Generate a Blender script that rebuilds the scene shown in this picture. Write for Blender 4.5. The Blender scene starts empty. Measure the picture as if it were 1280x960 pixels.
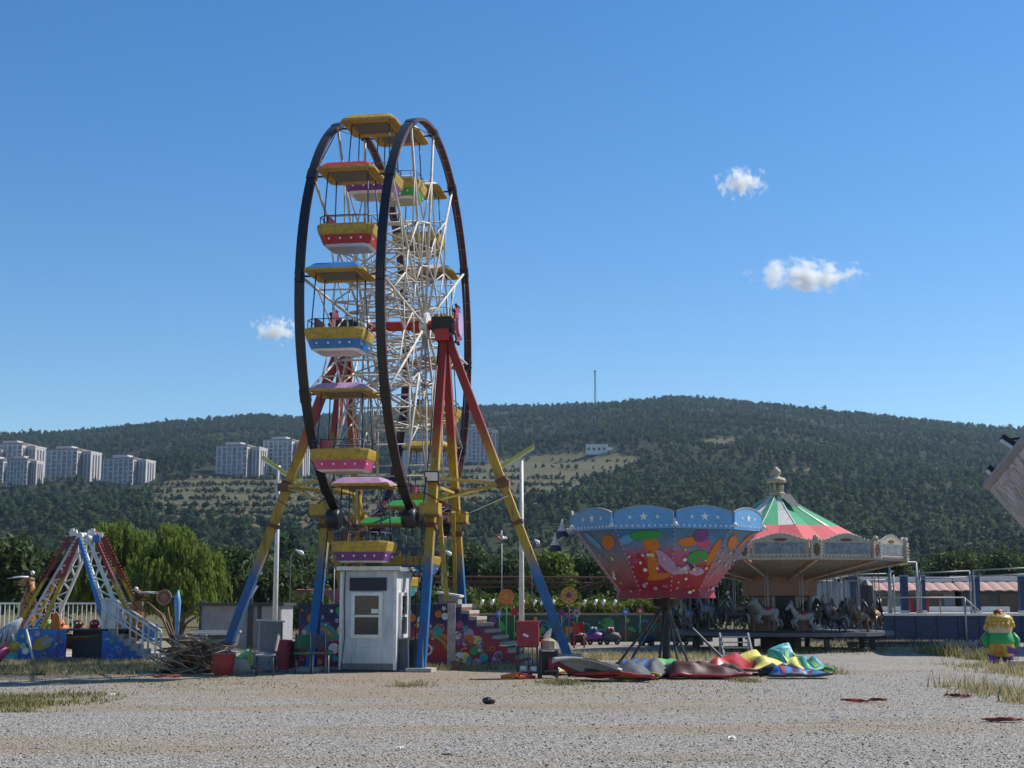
import bpy, math, random
import numpy as np
from mathutils import Vector, Matrix, Euler
R_ = math.radians
random.seed(7); rng = np.random.default_rng(7)
scn = bpy.context.scene; COL = scn.collection

# ------------------------------------------------------------------ camera, sky, sun, exposure
FPX, CAM_H, PITCH = 1775.0, 1.6, math.atan(272/1775.0)
cam = bpy.data.cameras.new('camera'); cam.sensor_width = 36; cam.lens = FPX*36/1280
cam.clip_start = .1; cam.clip_end = 12000
cob = bpy.data.objects.new('camera', cam); COL.objects.link(cob)
cob.location = (0, 0, CAM_H); cob.rotation_euler = (math.pi/2+PITCH, 0, 0); scn.camera = cob
SUN_EL, SUN_AZ = R_(48), R_(66)          # azimuth measured from +Y towards +X
w = bpy.data.worlds.new('World'); scn.world = w; w.use_nodes = True
nt = w.node_tree; bgn = nt.nodes['Background']
sky = nt.nodes.new('ShaderNodeTexSky'); sky.sky_type = 'NISHITA'; sky.sun_disc = False
sky.sun_elevation = SUN_EL; sky.sun_rotation = SUN_AZ
sky.air_density = 1.0; sky.dust_density = 0.3; sky.ozone_density = 3.0; sky.altitude = 100
hs = nt.nodes.new('ShaderNodeHueSaturation'); hs.inputs['Saturation'].default_value = 1.33; hs.inputs['Hue'].default_value = .502
nt.links.new(sky.outputs[0], hs.inputs['Color']); nt.links.new(hs.outputs[0], bgn.inputs[0]); bgn.inputs[1].default_value = 0.115
sl = bpy.data.lights.new('sun', 'SUN'); sl.energy = 5.0; sl.angle = R_(.53); sl.color = (1, .95, .87)
so = bpy.data.objects.new('sun', sl); COL.objects.link(so)
sdir = Vector((math.sin(SUN_AZ)*math.cos(SUN_EL), math.cos(SUN_AZ)*math.cos(SUN_EL), math.sin(SUN_EL)))
so.rotation_euler = sdir.to_track_quat('Z', 'Y').to_euler(); so.location = (30, 20, 60)
scn.view_settings.view_transform = 'Standard'; scn.view_settings.look = 'None'
scn.view_settings.exposure = 0.25; scn.view_settings.gamma = 1
scn.render.engine = 'CYCLES'
scn.cycles.volume_bounces = 3; scn.cycles.max_bounces = 8; scn.cycles.transparent_max_bounces = 24

# ------------------------------------------------------------------ pixel <-> world (photo is 1280 x 960)
cP, sP = math.cos(PITCH), math.sin(PITCH)
def at(px, py, Y):
    u = (480-py)/FPX; r = (px-640)/FPX
    d = Vector((r, cP-u*sP, sP+u*cP)); d *= Y/d.y
    return Vector((d.x, Y, CAM_H+d.z))
def gnd(px, py, z=0):
    u = (480-py)/FPX; r = (px-640)/FPX
    d = Vector((r, cP-u*sP, sP+u*cP)); k = (z-CAM_H)/d.z
    return Vector((d.x*k, d.y*k, z))
def X(px, Y, py=760): return at(px, py, Y).x
def Z(py, Y): return at(640, py, Y).z

# ------------------------------------------------------------------ materials
_mats = {}
def N(t, typ, **kw):
    n = t.nodes.new('ShaderNode'+typ)
    for k, v in kw.items(): setattr(n, k, v)
    return n
def newmat(name):
    m = bpy.data.materials.new(name); m.use_nodes = True
    return m, m.node_tree, m.node_tree.nodes['Principled BSDF']
def rgba(c): return (c[0], c[1], c[2], 1)
def mixc(t, fac, a, b, mode='MIX'):
    n = N(t, 'Mix', data_type='RGBA', blend_type=mode)
    for sock, v in ((n.inputs[0], fac), (n.inputs[6], a), (n.inputs[7], b)):
        if hasattr(v, 'node'): t.links.new(v, sock)
        elif isinstance(v, (int, float)): sock.default_value = v
        else: sock.default_value = rgba(v)
    return n.outputs[2]
def noise(t, vec, scale, detail=4, rough=.55):
    n = N(t, 'TexNoise'); n.inputs['Scale'].default_value = scale
    n.inputs['Detail'].default_value = detail; n.inputs['Roughness'].default_value = rough
    t.links.new(vec, n.inputs['Vector']); return n.outputs['Fac']
def ramp(t, fac, stops, interp='LINEAR'):
    n = N(t, 'ValToRGB'); n.color_ramp.interpolation = interp
    e = n.color_ramp.elements
    while len(e) < len(stops): e.new(.5)
    for i, (p, c) in enumerate(stops):
        e[i].position = p; e[i].color = rgba(c) if not isinstance(c, (int, float)) else (c, c, c, 1)
    t.links.new(fac, n.inputs[0]); return n.outputs[0]
def pos(t): return N(t, 'NewGeometry').outputs['Position']
def bump(t, b, h, strength, dist):
    n = N(t, 'Bump'); n.inputs['Strength'].default_value = strength; n.inputs['Distance'].default_value = dist
    t.links.new(h, n.inputs['Height']); t.links.new(n.outputs[0], b.inputs['Normal'])
def mat(name, col, rough=.55, metal=0, var=.22, scale=2.5, dirt=(.12, .09, .06), amt=.35, bmp=0):
    if name in _mats: return _mats[name]
    m, t, b = newmat(name); p = pos(t)
    lo = tuple(c*(1-var) for c in col); hi = tuple(min(.9, c*(1+var)) for c in col)
    c = mixc(t, noise(t, p, scale), lo, hi)
    if amt > 0:
        f = ramp(t, noise(t, p, scale*3.1, 7, .68), [(.47, 0), (.7, amt)])
        c = mixc(t, f, c, dirt)
    t.links.new(c, b.inputs['Base Color'])
    b.inputs['Roughness'].default_value = rough; b.inputs['Metallic'].default_value = metal
    if bmp: bump(t, b, noise(t, p, scale*12, 3), bmp, .02)
    _mats[name] = m; return m
def zmat(name, stops, z0, z1, jit=.35, rough=.5):
    """paint that changes colour with height (as the ride itself is painted)"""
    m, t, b = newmat(name); p = pos(t)
    s = N(t, 'SeparateXYZ'); t.links.new(p, s.inputs[0])
    a = N(t, 'MapRange'); a.inputs[1].default_value = z0; a.inputs[2].default_value = z1
    ad = N(t, 'Math', operation='MULTIPLY_ADD'); ad.inputs[1].default_value = jit
    t.links.new(noise(t, p, 1.7), ad.inputs[0]); t.links.new(s.outputs[2], ad.inputs[2])
    t.links.new(ad.outputs[0], a.inputs[0])
    c = ramp(t, a.outputs[0], stops)
    ms = N(t, 'Mapping'); ms.inputs['Scale'].default_value = (5, 5, .9); t.links.new(p, ms.inputs[0])
    f = ramp(t, noise(t, ms.outputs[0], 1.6, 7, .7), [(.5, 0), (.68, .75)])
    c = mixc(t, f, c, (.11, .06, .035))
    t.links.new(c, b.inputs['Base Color']); b.inputs['Roughness'].default_value = rough
    _mats[name] = m; return m
def foliage(name, c1, c2, scale=.8, trans=.25, crown=False):
    m, t, b = newmat(name); p = pos(t)
    f = ramp(t, noise(t, p, scale, 5, .7), [(.3, 0), (.7, 1)])
    c = mixc(t, f, c1, c2); t.links.new(c, b.inputs['Base Color']); b.inputs['Roughness'].default_value = .65
    b.inputs['Specular IOR Level'].default_value = .05 if crown else .25
    if crown: t.links.new(N(t, 'Attribute', attribute_name='crown_normal').outputs['Vector'], b.inputs['Normal'])
    if trans:
        tr = N(t, 'BsdfTranslucent'); t.links.new(c, tr.inputs[0])
        mx = N(t, 'MixShader'); mx.inputs[0].default_value = trans
        t.links.new(b.outputs[0], mx.inputs[1]); t.links.new(tr.outputs[0], mx.inputs[2])
        t.links.new(mx.outputs[0], t.nodes['Material Output'].inputs[0])
    _mats[name] = m; return m

white = mat('white paint', (.72, .71, .66), .5, amt=.3)
cream = mat('cream paint', (.62, .55, .42), .6)
black = mat('black rubber', (.015, .015, .017), .45, amt=.15, dirt=(.08, .07, .06))
dmetal = mat('dark metal', (.04, .042, .05), .5)
gmetal = mat('galvanised metal', (.3, .31, .32), .55, .2)
navy = mat('navy rail paint', (.02, .05, .13), .5)
red = mat('red paint', (.42, .02, .02), .45)
yellow = mat('yellow paint', (.46, .3, .03), .55, var=.35, scale=3.5, amt=.8, dirt=(.14, .09, .05))
ochre = mat('ochre underside', (.42, .27, .05), .7)
blue = mat('blue paint', (.025, .17, .46), .45)
green = mat('green paint', (.03, .32, .07), .5)
pink = mat('pink paint', (.55, .07, .22), .5)
purple = mat('purple paint', (.16, .04, .22), .5)
lilac = mat('lilac paint', (.5, .3, .48), .4)
orange = mat('orange paint', (.62, .17, .02), .5)
brown = mat('brown paint', (.14, .06, .03), .6)
rust = mat('rusty steel', (.2, .1, .055), .8)
teal = mat('teal paint', (.03, .3, .32), .5)
skyblue = mat('pale blue paint', (.12, .33, .6), .5, amt=.2)
concrete = mat('concrete', (.38, .36, .32), .9, scale=1.2, bmp=.3)
grille = mat('grey mesh grille', (.13, .13, .12), .8)
grey = mat('grey paint', (.3, .31, .33), .6)
dgrey = mat('dark grey board', (.06, .075, .085), .6)
pinkgrey = mat('faded pink grey steel', (.36, .3, .3), .6)
bark = mat('bark', (.12, .085, .06), .9, scale=6, bmp=.5)
bulb = mat('bulb glass', (.85, .83, .75), .15, amt=0)
glass = mat('dark window glass', (.02, .024, .03), .06, amt=.15, dirt=(.12, .12, .11))
crimson = mat('crimson paint', (.3, .012, .03), .5)
palegreen = mat('pale green paint', (.3, .55, .2), .5)
paleyellow = mat('pale yellow paint', (.72, .62, .12), .5)
darkred = mat('dark red rim paint', (.06, .01, .009), .6)

# ------------------------------------------------------------------ mesh building
class MB:
    def __init__(s): s.v = []; s.f = []; s.mi = []; s.mats = []; s.cur = 0; s.sm = []; s.smooth = False
    def m(s, mt):
        if mt not in s.mats: s.mats.append(mt)
        s.cur = s.mats.index(mt); return s
    def add(s, vs, fs):
        o = len(s.v); s.v.extend([tuple(p) for p in vs])
        for f in fs: s.f.append(tuple(i+o for i in f)); s.mi.append(s.cur); s.sm.append(s.smooth)
        return s
    def box(s, c, d, rot=None):
        c = Vector(c); hx, hy, hz = d[0]/2, d[1]/2, d[2]/2
        vs = [Vector((x*hx, y*hy, z*hz)) for z in (-1, 1) for y in (-1, 1) for x in (-1, 1)]
        if rot is not None:
            r = rot if isinstance(rot, Matrix) else Euler(rot).to_matrix(); vs = [r @ p for p in vs]
        return s.add([p+c for p in vs], [(0, 2, 3, 1), (4, 5, 7, 6), (0, 1, 5, 4), (2, 6, 7, 3), (0, 4, 6, 2), (1, 3, 7, 5)])
    def beam(s, p, q, wd, hd=None, up=(0, 0, 1)):
        p = Vector(p); q = Vector(q); d = (q-p); L = d.length; d.normalize(); hd = hd or wd
        u = Vector(up)
        if abs(d.dot(u)) > .97: u = Vector((1, 0, 0))
        x = d.cross(u).normalized(); y = x.cross(d).normalized()
        return s.box((p+q)/2, (wd, hd, L), Matrix((x, y, d)).transposed())
    def chain(s, pts, rad, n=8, flat=1.0, caps=True):
        pts = [Vector(p) for p in pts]; rings = []; prev = None
        for i, p in enumerate(pts):
            d = (pts[min(i+1, len(pts)-1)]-pts[max(i-1, 0)]).normalized()
            if prev is None:
                a = Vector((0, 0, 1)) if abs(d.z) < .9 else Vector((1, 0, 0))
                x = d.cross(a).normalized()
            else: x = (prev-d*prev.dot(d)).normalized()
            prev = x; y = d.cross(x); r = rad[i] if isinstance(rad, (list, tuple)) else rad
            rings.append([p+(x*math.cos(2*math.pi*k/n)*flat+y*math.sin(2*math.pi*k/n))*r for k in range(n)])
        vs = [q for rg in rings for q in rg]; fs = []
        for i in range(len(pts)-1):
            for k in range(n):
                k2 = (k+1) % n; fs.append((i*n+k, i*n+k2, (i+1)*n+k2, (i+1)*n+k))
        if caps: fs.append(tuple(range(n-1, -1, -1))); fs.append(tuple((len(pts)-1)*n+k for k in range(n)))
        return s.add(vs, fs)
    def tube(s, p, q, r, n=8): return s.chain([p, q], r, n)
    def lathe(s, prof, c=(0, 0, 0), n=24, ph=0, mats=None, axis=None, a0=0, a1=2*math.pi):
        c = Vector(c); full = abs(a1-a0-2*math.pi) < 1e-6; cols = n if full else n+1
        M = Vector(axis).to_track_quat('Z', 'Y').to_matrix() if axis is not None else Matrix.Identity(3)
        vs = [M @ Vector((r*math.cos(ph+a0+(a1-a0)*k/n), r*math.sin(ph+a0+(a1-a0)*k/n), z))+c for r, z in prof for k in range(cols)]
        for i in range(len(prof)-1):
            if mats: s.m(mats[i])
            fs = []
            for k in range(n):
                k2 = (k+1) % cols; fs.append((i*cols+k, i*cols+k2, (i+1)*cols+k2, (i+1)*cols+k))
            if i == 0: base = len(s.v); s.v.extend([tuple(p) for p in vs])
            for f in fs: s.f.append(tuple(j+base for j in f)); s.mi.append(s.cur); s.sm.append(s.smooth)
        return s
    def blob(s, c, r, n=10, axis=None):
        if isinstance(r, (int, float)): r = (r, r, r)
        h = n//2+1; vs = []; fs = []
        for i in range(h+1):
            th = math.pi*i/h
            for k in range(n):
                a = 2*math.pi*k/n; vs.append((c[0]+r[0]*math.sin(th)*math.cos(a), c[1]+r[1]*math.sin(th)*math.sin(a), c[2]+r[2]*math.cos(th)))
        for i in range(h):
            for k in range(n): k2 = (k+1) % n; fs.append((i*n+k, (i+1)*n+k, (i+1)*n+k2, i*n+k2))
        return s.add(vs, fs)
    def prism(s, pts, o, x, y, th):
        """outline pts (2D) in the plane (x,y) at o, extruded by th along x cross y"""
        o = Vector(o); x = Vector(x).normalized(); y = Vector(y).normalized(); nrm = x.cross(y).normalized()*th
        n = len(pts); a = [o+x*p[0]+y*p[1] for p in pts]
        vs = a+[p+nrm for p in a]
        fs = [tuple(range(n-1, -1, -1)), tuple(range(n, 2*n))]+[(k, (k+1) % n, (k+1) % n+n, k+n) for k in range(n)]
        return s.add(vs, fs)
    def star(s, o, x, y, r, th=.006, k=5, inner=.42, ph=0):
        return s.prism([((r if i % 2 == 0 else r*inner)*math.sin(math.pi*i/k+ph), (r if i % 2 == 0 else r*inner)*math.cos(math.pi*i/k+ph)) for i in range(2*k)], o, x, y, th)
    def disc(s, o, x, y, r, th=.006, n=16, ry=None, ph=0):
        ry = ry or r; c, d = math.cos(ph), math.sin(ph)
        P = [(r*math.cos(2*math.pi*i/n), ry*math.sin(2*math.pi*i/n)) for i in range(n)]
        return s.prism([(p*c-q*d, p*d+q*c) for p, q in P], o, x, y, th)
    def ring(s, o, x, y, r, wd, th=.006, n=18, a0=0, a1=2*math.pi):
        for i in range(n):
            a, b = a0+(a1-a0)*i/n, a0+(a1-a0)*(i+1)/n
            s.prism([((r-wd)*math.cos(a), (r-wd)*math.sin(a)), (r*math.cos(a), r*math.sin(a)), (r*math.cos(b), r*math.sin(b)), ((r-wd)*math.cos(b), (r-wd)*math.sin(b))], o, x, y, th)
        return s
    def sheet(s, fn, nu, nv, th=0):
        """surface fn(u,v)->point, given thickness th"""
        P = [[Vector(fn(i/nu, j/nv)) for j in range(nv+1)] for i in range(nu+1)]
        vs = [p for r in P for p in r]; W = nv+1; fs = []
        for i in range(nu):
            for j in range(nv): fs.append((i*W+j, (i+1)*W+j, (i+1)*W+j+1, i*W+j+1))
        s.add(vs, fs)
        if th:
            s.add([p-Vector((0, 0, th)) for p in vs], [f[::-1] for f in fs])
            o = len(s.v)-2*len(vs); L = len(vs)
            bd = [i*W for i in range(nu+1)]+[nu*W+j for j in range(1, W)]+[i*W+nv for i in range(nu-1, -1, -1)]+[j for j in range(nv-1, 0, -1)]
            for k in range(len(bd)):
                a, b = bd[k], bd[(k+1) % len(bd)]; s.f.append((o+a, o+a+L, o+b+L, o+b)); s.mi.append(s.cur); s.sm.append(False)
        return s
    def build(s, name, parent=None, bevel=0):
        me = bpy.data.meshes.new(name); me.from_pydata(s.v, [], s.f)
        for mt in s.mats: me.materials.append(mt)
        me.polygons.foreach_set('material_index', s.mi); me.polygons.foreach_set('use_smooth', s.sm); me.update()
        o = bpy.data.objects.new(name, me); COL.objects.link(o)
        if parent is not None: o.parent = parent
        if bevel:
            b = o.modifiers.new('bevel', 'BEVEL'); b.width = bevel; b.segments = 2; b.limit_method = 'ANGLE'
        return o
def mb(mt): return MB().m(mt)
def mbs(mt): b = MB().m(mt); b.smooth = True; return b
def tag(o, label=None, cat=None, group=None, kind=None):
    if label and not kind: kind = 'thing'
    for k, v in (('label', label), ('category', cat), ('group', group), ('kind', kind)):
        if v: o[k] = v
    return o
def thing(name, label, cat, loc=(0, 0, 0), rz=0, group=None, scale=1):
    o = bpy.data.objects.new(name, None); COL.objects.link(o); o.empty_display_size = .2
    o.location = loc; o.rotation_euler = (0, 0, rz); o.scale = (scale,)*3
    return tag(o, label, cat, group)
def dup(o, parent=None, **kw):
    c = o.copy(); COL.objects.link(c)
    if parent is not None: c.parent = parent
    for ch in list(o.children): dup(ch, c)
    for k, v in kw.items():
        if k in ('label', 'group'): c[k] = v
        else: setattr(c, k, v)
    return c
def fastmesh(name, V, F, mts, mi=None, smooth=False):
    """V (n,3), F (m,k) numpy"""
    me = bpy.data.meshes.new(name); V = np.ascontiguousarray(V, dtype=np.float32); F = np.ascontiguousarray(F, dtype=np.int32)
    k = F.shape[1]; me.vertices.add(len(V)); me.vertices.foreach_set('co', V.ravel())
    me.loops.add(F.size); me.loops.foreach_set('vertex_index', F.ravel())
    me.polygons.add(len(F)); me.polygons.foreach_set('loop_start', np.arange(0, F.size, k, dtype=np.int32))
    me.polygons.foreach_set('loop_total', np.full(len(F), k, dtype=np.int32))
    for mt in mts: me.materials.append(mt)
    if mi is not None: me.polygons.foreach_set('material_index', np.ascontiguousarray(mi, dtype=np.int32))
    if smooth: me.polygons.foreach_set('use_smooth', np.ones(len(F), dtype=bool))
    me.update(calc_edges=True); me.validate()
    o = bpy.data.objects.new(name, me); COL.objects.link(o); return o

# ------------------------------------------------------------------ the ground
def ground_material():
    m, t, b = newmat('gravel ground'); p = pos(t)
    sx = N(t, 'SeparateXYZ'); t.links.new(p, sx.inputs[0])
    v = N(t, 'TexVoronoi'); v.inputs['Scale'].default_value = 36; t.links.new(p, v.inputs['Vector'])
    v2 = N(t, 'TexVoronoi'); v2.inputs['Scale'].default_value = 61; t.links.new(p, v2.inputs['Vector'])
    cs = N(t, 'SeparateXYZ'); t.links.new(v.outputs['Color'], cs.inputs[0])
    cs2 = N(t, 'SeparateXYZ'); t.links.new(v2.outputs['Color'], cs2.inputs[0])
    stone = ramp(t, cs.outputs[0], [(0, (.08, .075, .068)), (.35, (.235, .215, .19)), (.7, (.36, .33, .29)), (1, (.62, .585, .52))])
    fine = ramp(t, cs2.outputs[0], [(0, (.09, .085, .078)), (.5, (.265, .245, .215)), (1, (.47, .44, .39))])
    c = mixc(t, .45, stone, fine)
    mp = N(t, 'Mapping'); mp.inputs['Scale'].default_value = (.09, .42, 1); t.links.new(p, mp.inputs[0])
    big = noise(t, mp.outputs[0], 1.0, 6, .62)
    dirtf = ramp(t, big, [(.44, 0), (.6, .8)])
    zy = N(t, 'MapRange'); zy.inputs[1].default_value = 14.5; zy.inputs[2].default_value = 31; t.links.new(sx.outputs[1], zy.inputs[0])
    zx = N(t, 'MapRange'); zx.inputs[1].default_value = 6.5; zx.inputs[2].default_value = -2.0; t.links.new(sx.outputs[0], zx.inputs[0])
    zz = N(t, 'Math', operation='MULTIPLY'); t.links.new(zy.outputs[0], zz.inputs[0]); t.links.new(zx.outputs[0], zz.inputs[1])
    za = N(t, 'Math', operation='MULTIPLY_ADD'); za.inputs[1].default_value = .21; t.links.new(zz.outputs[0], za.inputs[0]); zb = N(t, 'Math', operation='MULTIPLY_ADD'); zb.inputs[1].default_value = .34
    mp3 = N(t, 'Mapping'); mp3.inputs['Scale'].default_value = (.55, 1.3, 1); t.links.new(p, mp3.inputs[0])
    t.links.new(noise(t, mp3.outputs[0], .7, 9, .72), zb.inputs[0]); t.links.new(big, zb.inputs[2]); t.links.new(zb.outputs[0], za.inputs[2])
    dirtf = ramp(t, za.outputs[0], [(.7, 0), (.83, .85)])
    dirtc = mixc(t, noise(t, p, 9, 5, .7), (.19, .135, .085), (.37, .31, .21))
    c = mixc(t, dirtf, c, dirtc)
    mp2 = N(t, 'Mapping'); mp2.inputs['Scale'].default_value = (.3, 1.1, 1); mp2.inputs['Location'].default_value = (3, 9, 0)
    t.links.new(p, mp2.inputs[0])
    gf = ramp(t, noise(t, mp2.outputs[0], .8, 6, .65), [(.6, 0), (.7, .6)])
    c = mixc(t, gf, c, (.12, .12, .05))
    far = N(t, 'MapRange'); far.inputs[1].default_value = 62; far.inputs[2].default_value = 70; t.links.new(sx.outputs[1], far.inputs[0])
    fg = mixc(t, noise(t, p, .3, 5, .7), (.05, .06, .025), (.2, .16, .08))
    c = mixc(t, far.outputs[0], c, fg)
    t.links.new(c, b.inputs['Base Color']); b.inputs['Roughness'].default_value = .92
    b.inputs['Specular IOR Level'].default_value = .2
    bump(t, b, v.outputs['Distance'], .8, .03)
    return m
g = MB().m(ground_material())
xs = [-4000, -60, -30, 0, 30, 60, 4000]; ys = [-60, 0, 20, 40, 60, 4000]
g.add([(x, y, 0) for y in ys for x in xs], [(j*7+i, j*7+i+1, (j+1)*7+i+1, (j+1)*7+i) for j in range(5) for i in range(6)])
tag(g.build('ground'), kind='structure')

# ------------------------------------------------------------------ wooded hill
PXR = [-200, 0, 100, 180, 250, 330, 380, 460, 600, 660, 750, 800, 840, 880, 950, 1020, 1100, 1180, 1280, 1500]
PYR = [542, 544, 543, 534, 526, 522, 524, 518, 511, 509, 505, 501, 497, 501, 507, 515, 523, 531, 539, 560]
Y0, YR = 430.0, 2000.0
def fbm(x, y, sc, seed=0):
    r = 0; a = 1; tot = 0
    for o in range(4):
        k = 2**o/sc; s1, s2 = seed*1.7+o*2.1, seed*.9+o*5.3
        r = r+a*(np.sin(x*k*1.3+s1+1.1*np.sin(y*k*.8+s2))*np.cos(y*k*1.17+s2+.9*np.sin(x*k*.7+s1))); tot += a; a *= .5
    return r/tot
def hill(x, y):
    x = np.asarray(x, float); y = np.asarray(y, float); yy = np.maximum(y, 1)
    px = 640+FPX*x/np.where(yy < YR, yy, YR)/1.0*1.0
    px = 640+(px-640)*.98
    pr = np.interp(px, PXR, PYR)
    th = np.arctan((480-pr)/FPX)+PITCH
    zr = CAM_H+YR*np.tan(th)
    s = np.clip((yy-Y0)/(YR-Y0), 0, None)
    prof = np.where(s <= 1, np.clip(s, 0, 1)**1.08, 1-(s-1)*.8)
    z = zr*prof+fbm(x, y, 95, 2)*14*np.clip(s*2.2, 0, 1)*np.clip((1.02-s)*4, .12, 1)
    return np.where(s > 0, z, -.6)-.25
def proj(x, y, z):
    d = y*cP+(z-CAM_H)*sP; u = (z-CAM_H)*cP-y*sP
    return 640+FPX*x/d, 480-FPX*u/d
def in_poly(px, py, poly):
    c = np.zeros(np.shape(px), bool); n = len(poly)
    for i in range(n):
        (x1, y1), (x2, y2) = poly[i], poly[(i+1) % n]
        hit = ((y1 > py) != (y2 > py)) & (px < (x2-x1)*(py-y1)/(y2-y1+1e-9)+x1); c ^= hit
    return c
TERR = [[(188, 604), (260, 594), (345, 600), (420, 596), (520, 588), (520, 668), (400, 664), (300, 656), (190, 642)],
        [(520, 580), (600, 582), (660, 592), (735, 596), (722, 622), (640, 634), (520, 648)]]
BARE = [[(560, 588), (630, 574), (690, 566), (735, 567), (800, 572), (806, 582), (770, 588), (735, 598), (660, 594), (600, 584)], [(872, 552), (905, 546), (932, 550), (925, 557), (880, 559)], [(975, 586), (1010, 581), (1022, 587), (985, 592)], [(1030, 604), (1080, 609), (1082, 613), (1032, 609)], [(860, 515), (890, 512), (892, 517), (864, 520)]]
def hillY(px, py):
    ys = np.linspace(Y0+5, YR, 900); xs_ = (px-640)/FPX*ys*1.02
    _, q = proj(xs_, ys, hill(xs_, ys)); i = int(np.argmin(np.abs(q-py)))
    return float(xs_[i]), float(ys[i]), float(hill(xs_[i], ys[i]))
def hill_material():
    m, t, b = newmat('hill soil'); p = pos(t)
    at_ = N(t, 'Attribute', attribute_name='bare')
    forest = mixc(t, noise(t, p, .02, 5, .7), (.018, .026, .012), (.04, .05, .02))
    soil = mixc(t, noise(t, p, .05, 6, .7), (.06, .06, .03), (.15, .13, .07))
    f = N(t, 'Math', operation='ADD'); t.links.new(at_.outputs['Fac'], f.inputs[0])
    n2 = N(t, 'Math', operation='MULTIPLY_ADD'); n2.inputs[1].default_value = .8; n2.inputs[2].default_value = -.4
    t.links.new(noise(t, p, .04, 4), n2.inputs[0]); t.links.new(n2.outputs[0], f.inputs[1])
    ff = ramp(t, f.outputs[0], [(.35, 0), (.6, 1)])
    t.links.new(mixc(t, ff, forest, soil), b.inputs['Base Color']); b.inputs['Roughness'].default_value = .95
    b.inputs['Specular IOR Level'].default_value = .1
    return m
gx = np.arange(-1300, 1301, 13.0); gy = np.arange(Y0-30, 2500, 13.0)
GX, GY = np.meshgrid(gx, gy); GZ = hill(GX, GY)
bx_, by_ = proj(GX, GY, GZ)
isbare = np.zeros(GX.shape, bool)
for P_ in TERR+BARE: isbare |= in_poly(bx_, by_, P_)
isbare &= (GY < 1900)
nx, ny = len(gx), len(gy)
idx = np.arange(nx*ny).reshape(ny, nx)
F = np.stack([idx[:-1, :-1], idx[:-1, 1:], idx[1:, 1:], idx[1:, :-1]], -1).reshape(-1, 4)
ho = fastmesh('hill', np.stack([GX, GY, GZ], -1).reshape(-1, 3), F, [hill_material()], smooth=True)
a_ = ho.data.attributes.new('bare', 'FLOAT', 'POINT'); a_.data.foreach_set('value', isbare.astype(np.float32).ravel())
tag(ho, kind='structure')

def leaf_cloud(clumps, n, size, elong=1.0, droop=0.0, seed=0):
    r = np.random.default_rng(seed); C = np.array([c[:3] for c in clumps]); Rr = np.array([c[3:6] if len(c) > 4 else (c[3],)*3 for c in clumps])
    wgt = Rr.prod(1)**.67; which = r.choice(len(C), n, p=wgt/wgt.sum())
    d = r.normal(size=(n, 3)); d /= np.linalg.norm(d, axis=1)[:, None]
    rad = r.random(n)**.4; rad *= (1+.18*r.normal(size=n)).clip(.6, 1.35)
    p = C[which]+d*Rr[which]*rad[:, None]
    u = r.normal(size=(n, 3)); u /= np.linalg.norm(u, axis=1)[:, None]
    if droop: u = u*(1-droop)+np.array([0, 0, -1.0])*droop; u /= np.linalg.norm(u, axis=1)[:, None]
    v = np.cross(u, r.normal(size=(n, 3))); v /= np.linalg.norm(v, axis=1)[:, None]
    s = size*r.uniform(.6, 1.4, (n, 1)); u = u*s*elong; v = v*s
    V = np.stack([p-u-v*.15, p+v*.55, p+u, p-v*.55], 1).reshape(-1, 3)
    return V, np.arange(4*n).reshape(n, 4)
def tree_proto(kind, seed, nq=70):
    """tree crown of leaf-clump quads, unit height"""
    r = np.random.default_rng(seed)
    if kind == 'pine': cl = [(r.normal()*.05, r.normal()*.05, z_, q*r.uniform(.85, 1.2), q*r.uniform(.85, 1.2), .17) for z_, q in ((.25, .3), (.45, .34), (.63, .27), (.8, .16))]
    else: cl = [(r.normal()*.17, r.normal()*.17, r.uniform(.3, .72), r.uniform(.2, .34), r.uniform(.2, .34), r.uniform(.2, .28)) for _ in range(6)]
    return leaf_cloud(cl, nq, 1.15/math.sqrt(nq), 1.0, 0, seed)
def scatter_trees(name, pts, hts, wid, mts, kinds=('pine', 'round'), seed=0, nq=70):
    r = np.random.default_rng(seed); protos = [tree_proto(kinds[i % len(kinds)], seed+i, nq) for i in range(8)]
    VV = []; FF = []; MM = []; NN = []; off = 0; which = r.integers(0, 8, len(pts)); mm = r.integers(0, len(mts), len(pts)); rot = r.random(len(pts))*6.28
    for q in range(8):
        sel = np.where(which == q)[0]
        if not len(sel): continue
        v, f = protos[q]; c, s = np.cos(rot[sel])[:, None], np.sin(rot[sel])[:, None]
        h = hts[sel][:, None]; wd = h*wid[sel][:, None]
        x = (v[:, 0]*c-v[:, 1]*s)*wd+pts[sel, 0:1]; y = (v[:, 0]*s+v[:, 1]*c)*wd+pts[sel, 1:2]; z = v[:, 2]*h+pts[sel, 2:3]
        VV.append(np.stack([x, y, z], -1).reshape(-1, 3))
        FF.append((f[None]+(np.arange(len(sel))*len(v))[:, None, None]+off).reshape(-1, 4)); off += len(sel)*len(v)
        MM.append(np.repeat(mm[sel], len(f)))
        nv = v-np.array([0, 0, .38]); nv = nv*np.array([1, 1, .8])+np.array([0, 0, .16]); nv /= np.linalg.norm(nv, axis=1)[:, None]
        NN.append(np.stack([nv[:, 0]*c-nv[:, 1]*s, nv[:, 0]*s+nv[:, 1]*c, np.broadcast_to(nv[:, 2], (len(sel), len(v)))], -1).reshape(-1, 3))
    o = fastmesh(name, np.concatenate(VV), np.concatenate(FF), mts, np.concatenate(MM), smooth=False)
    a_ = o.data.attributes.new('crown_normal', 'FLOAT_VECTOR', 'POINT'); a_.data.foreach_set('vector', np.concatenate(NN).astype(np.float32).ravel()); return o
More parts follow.
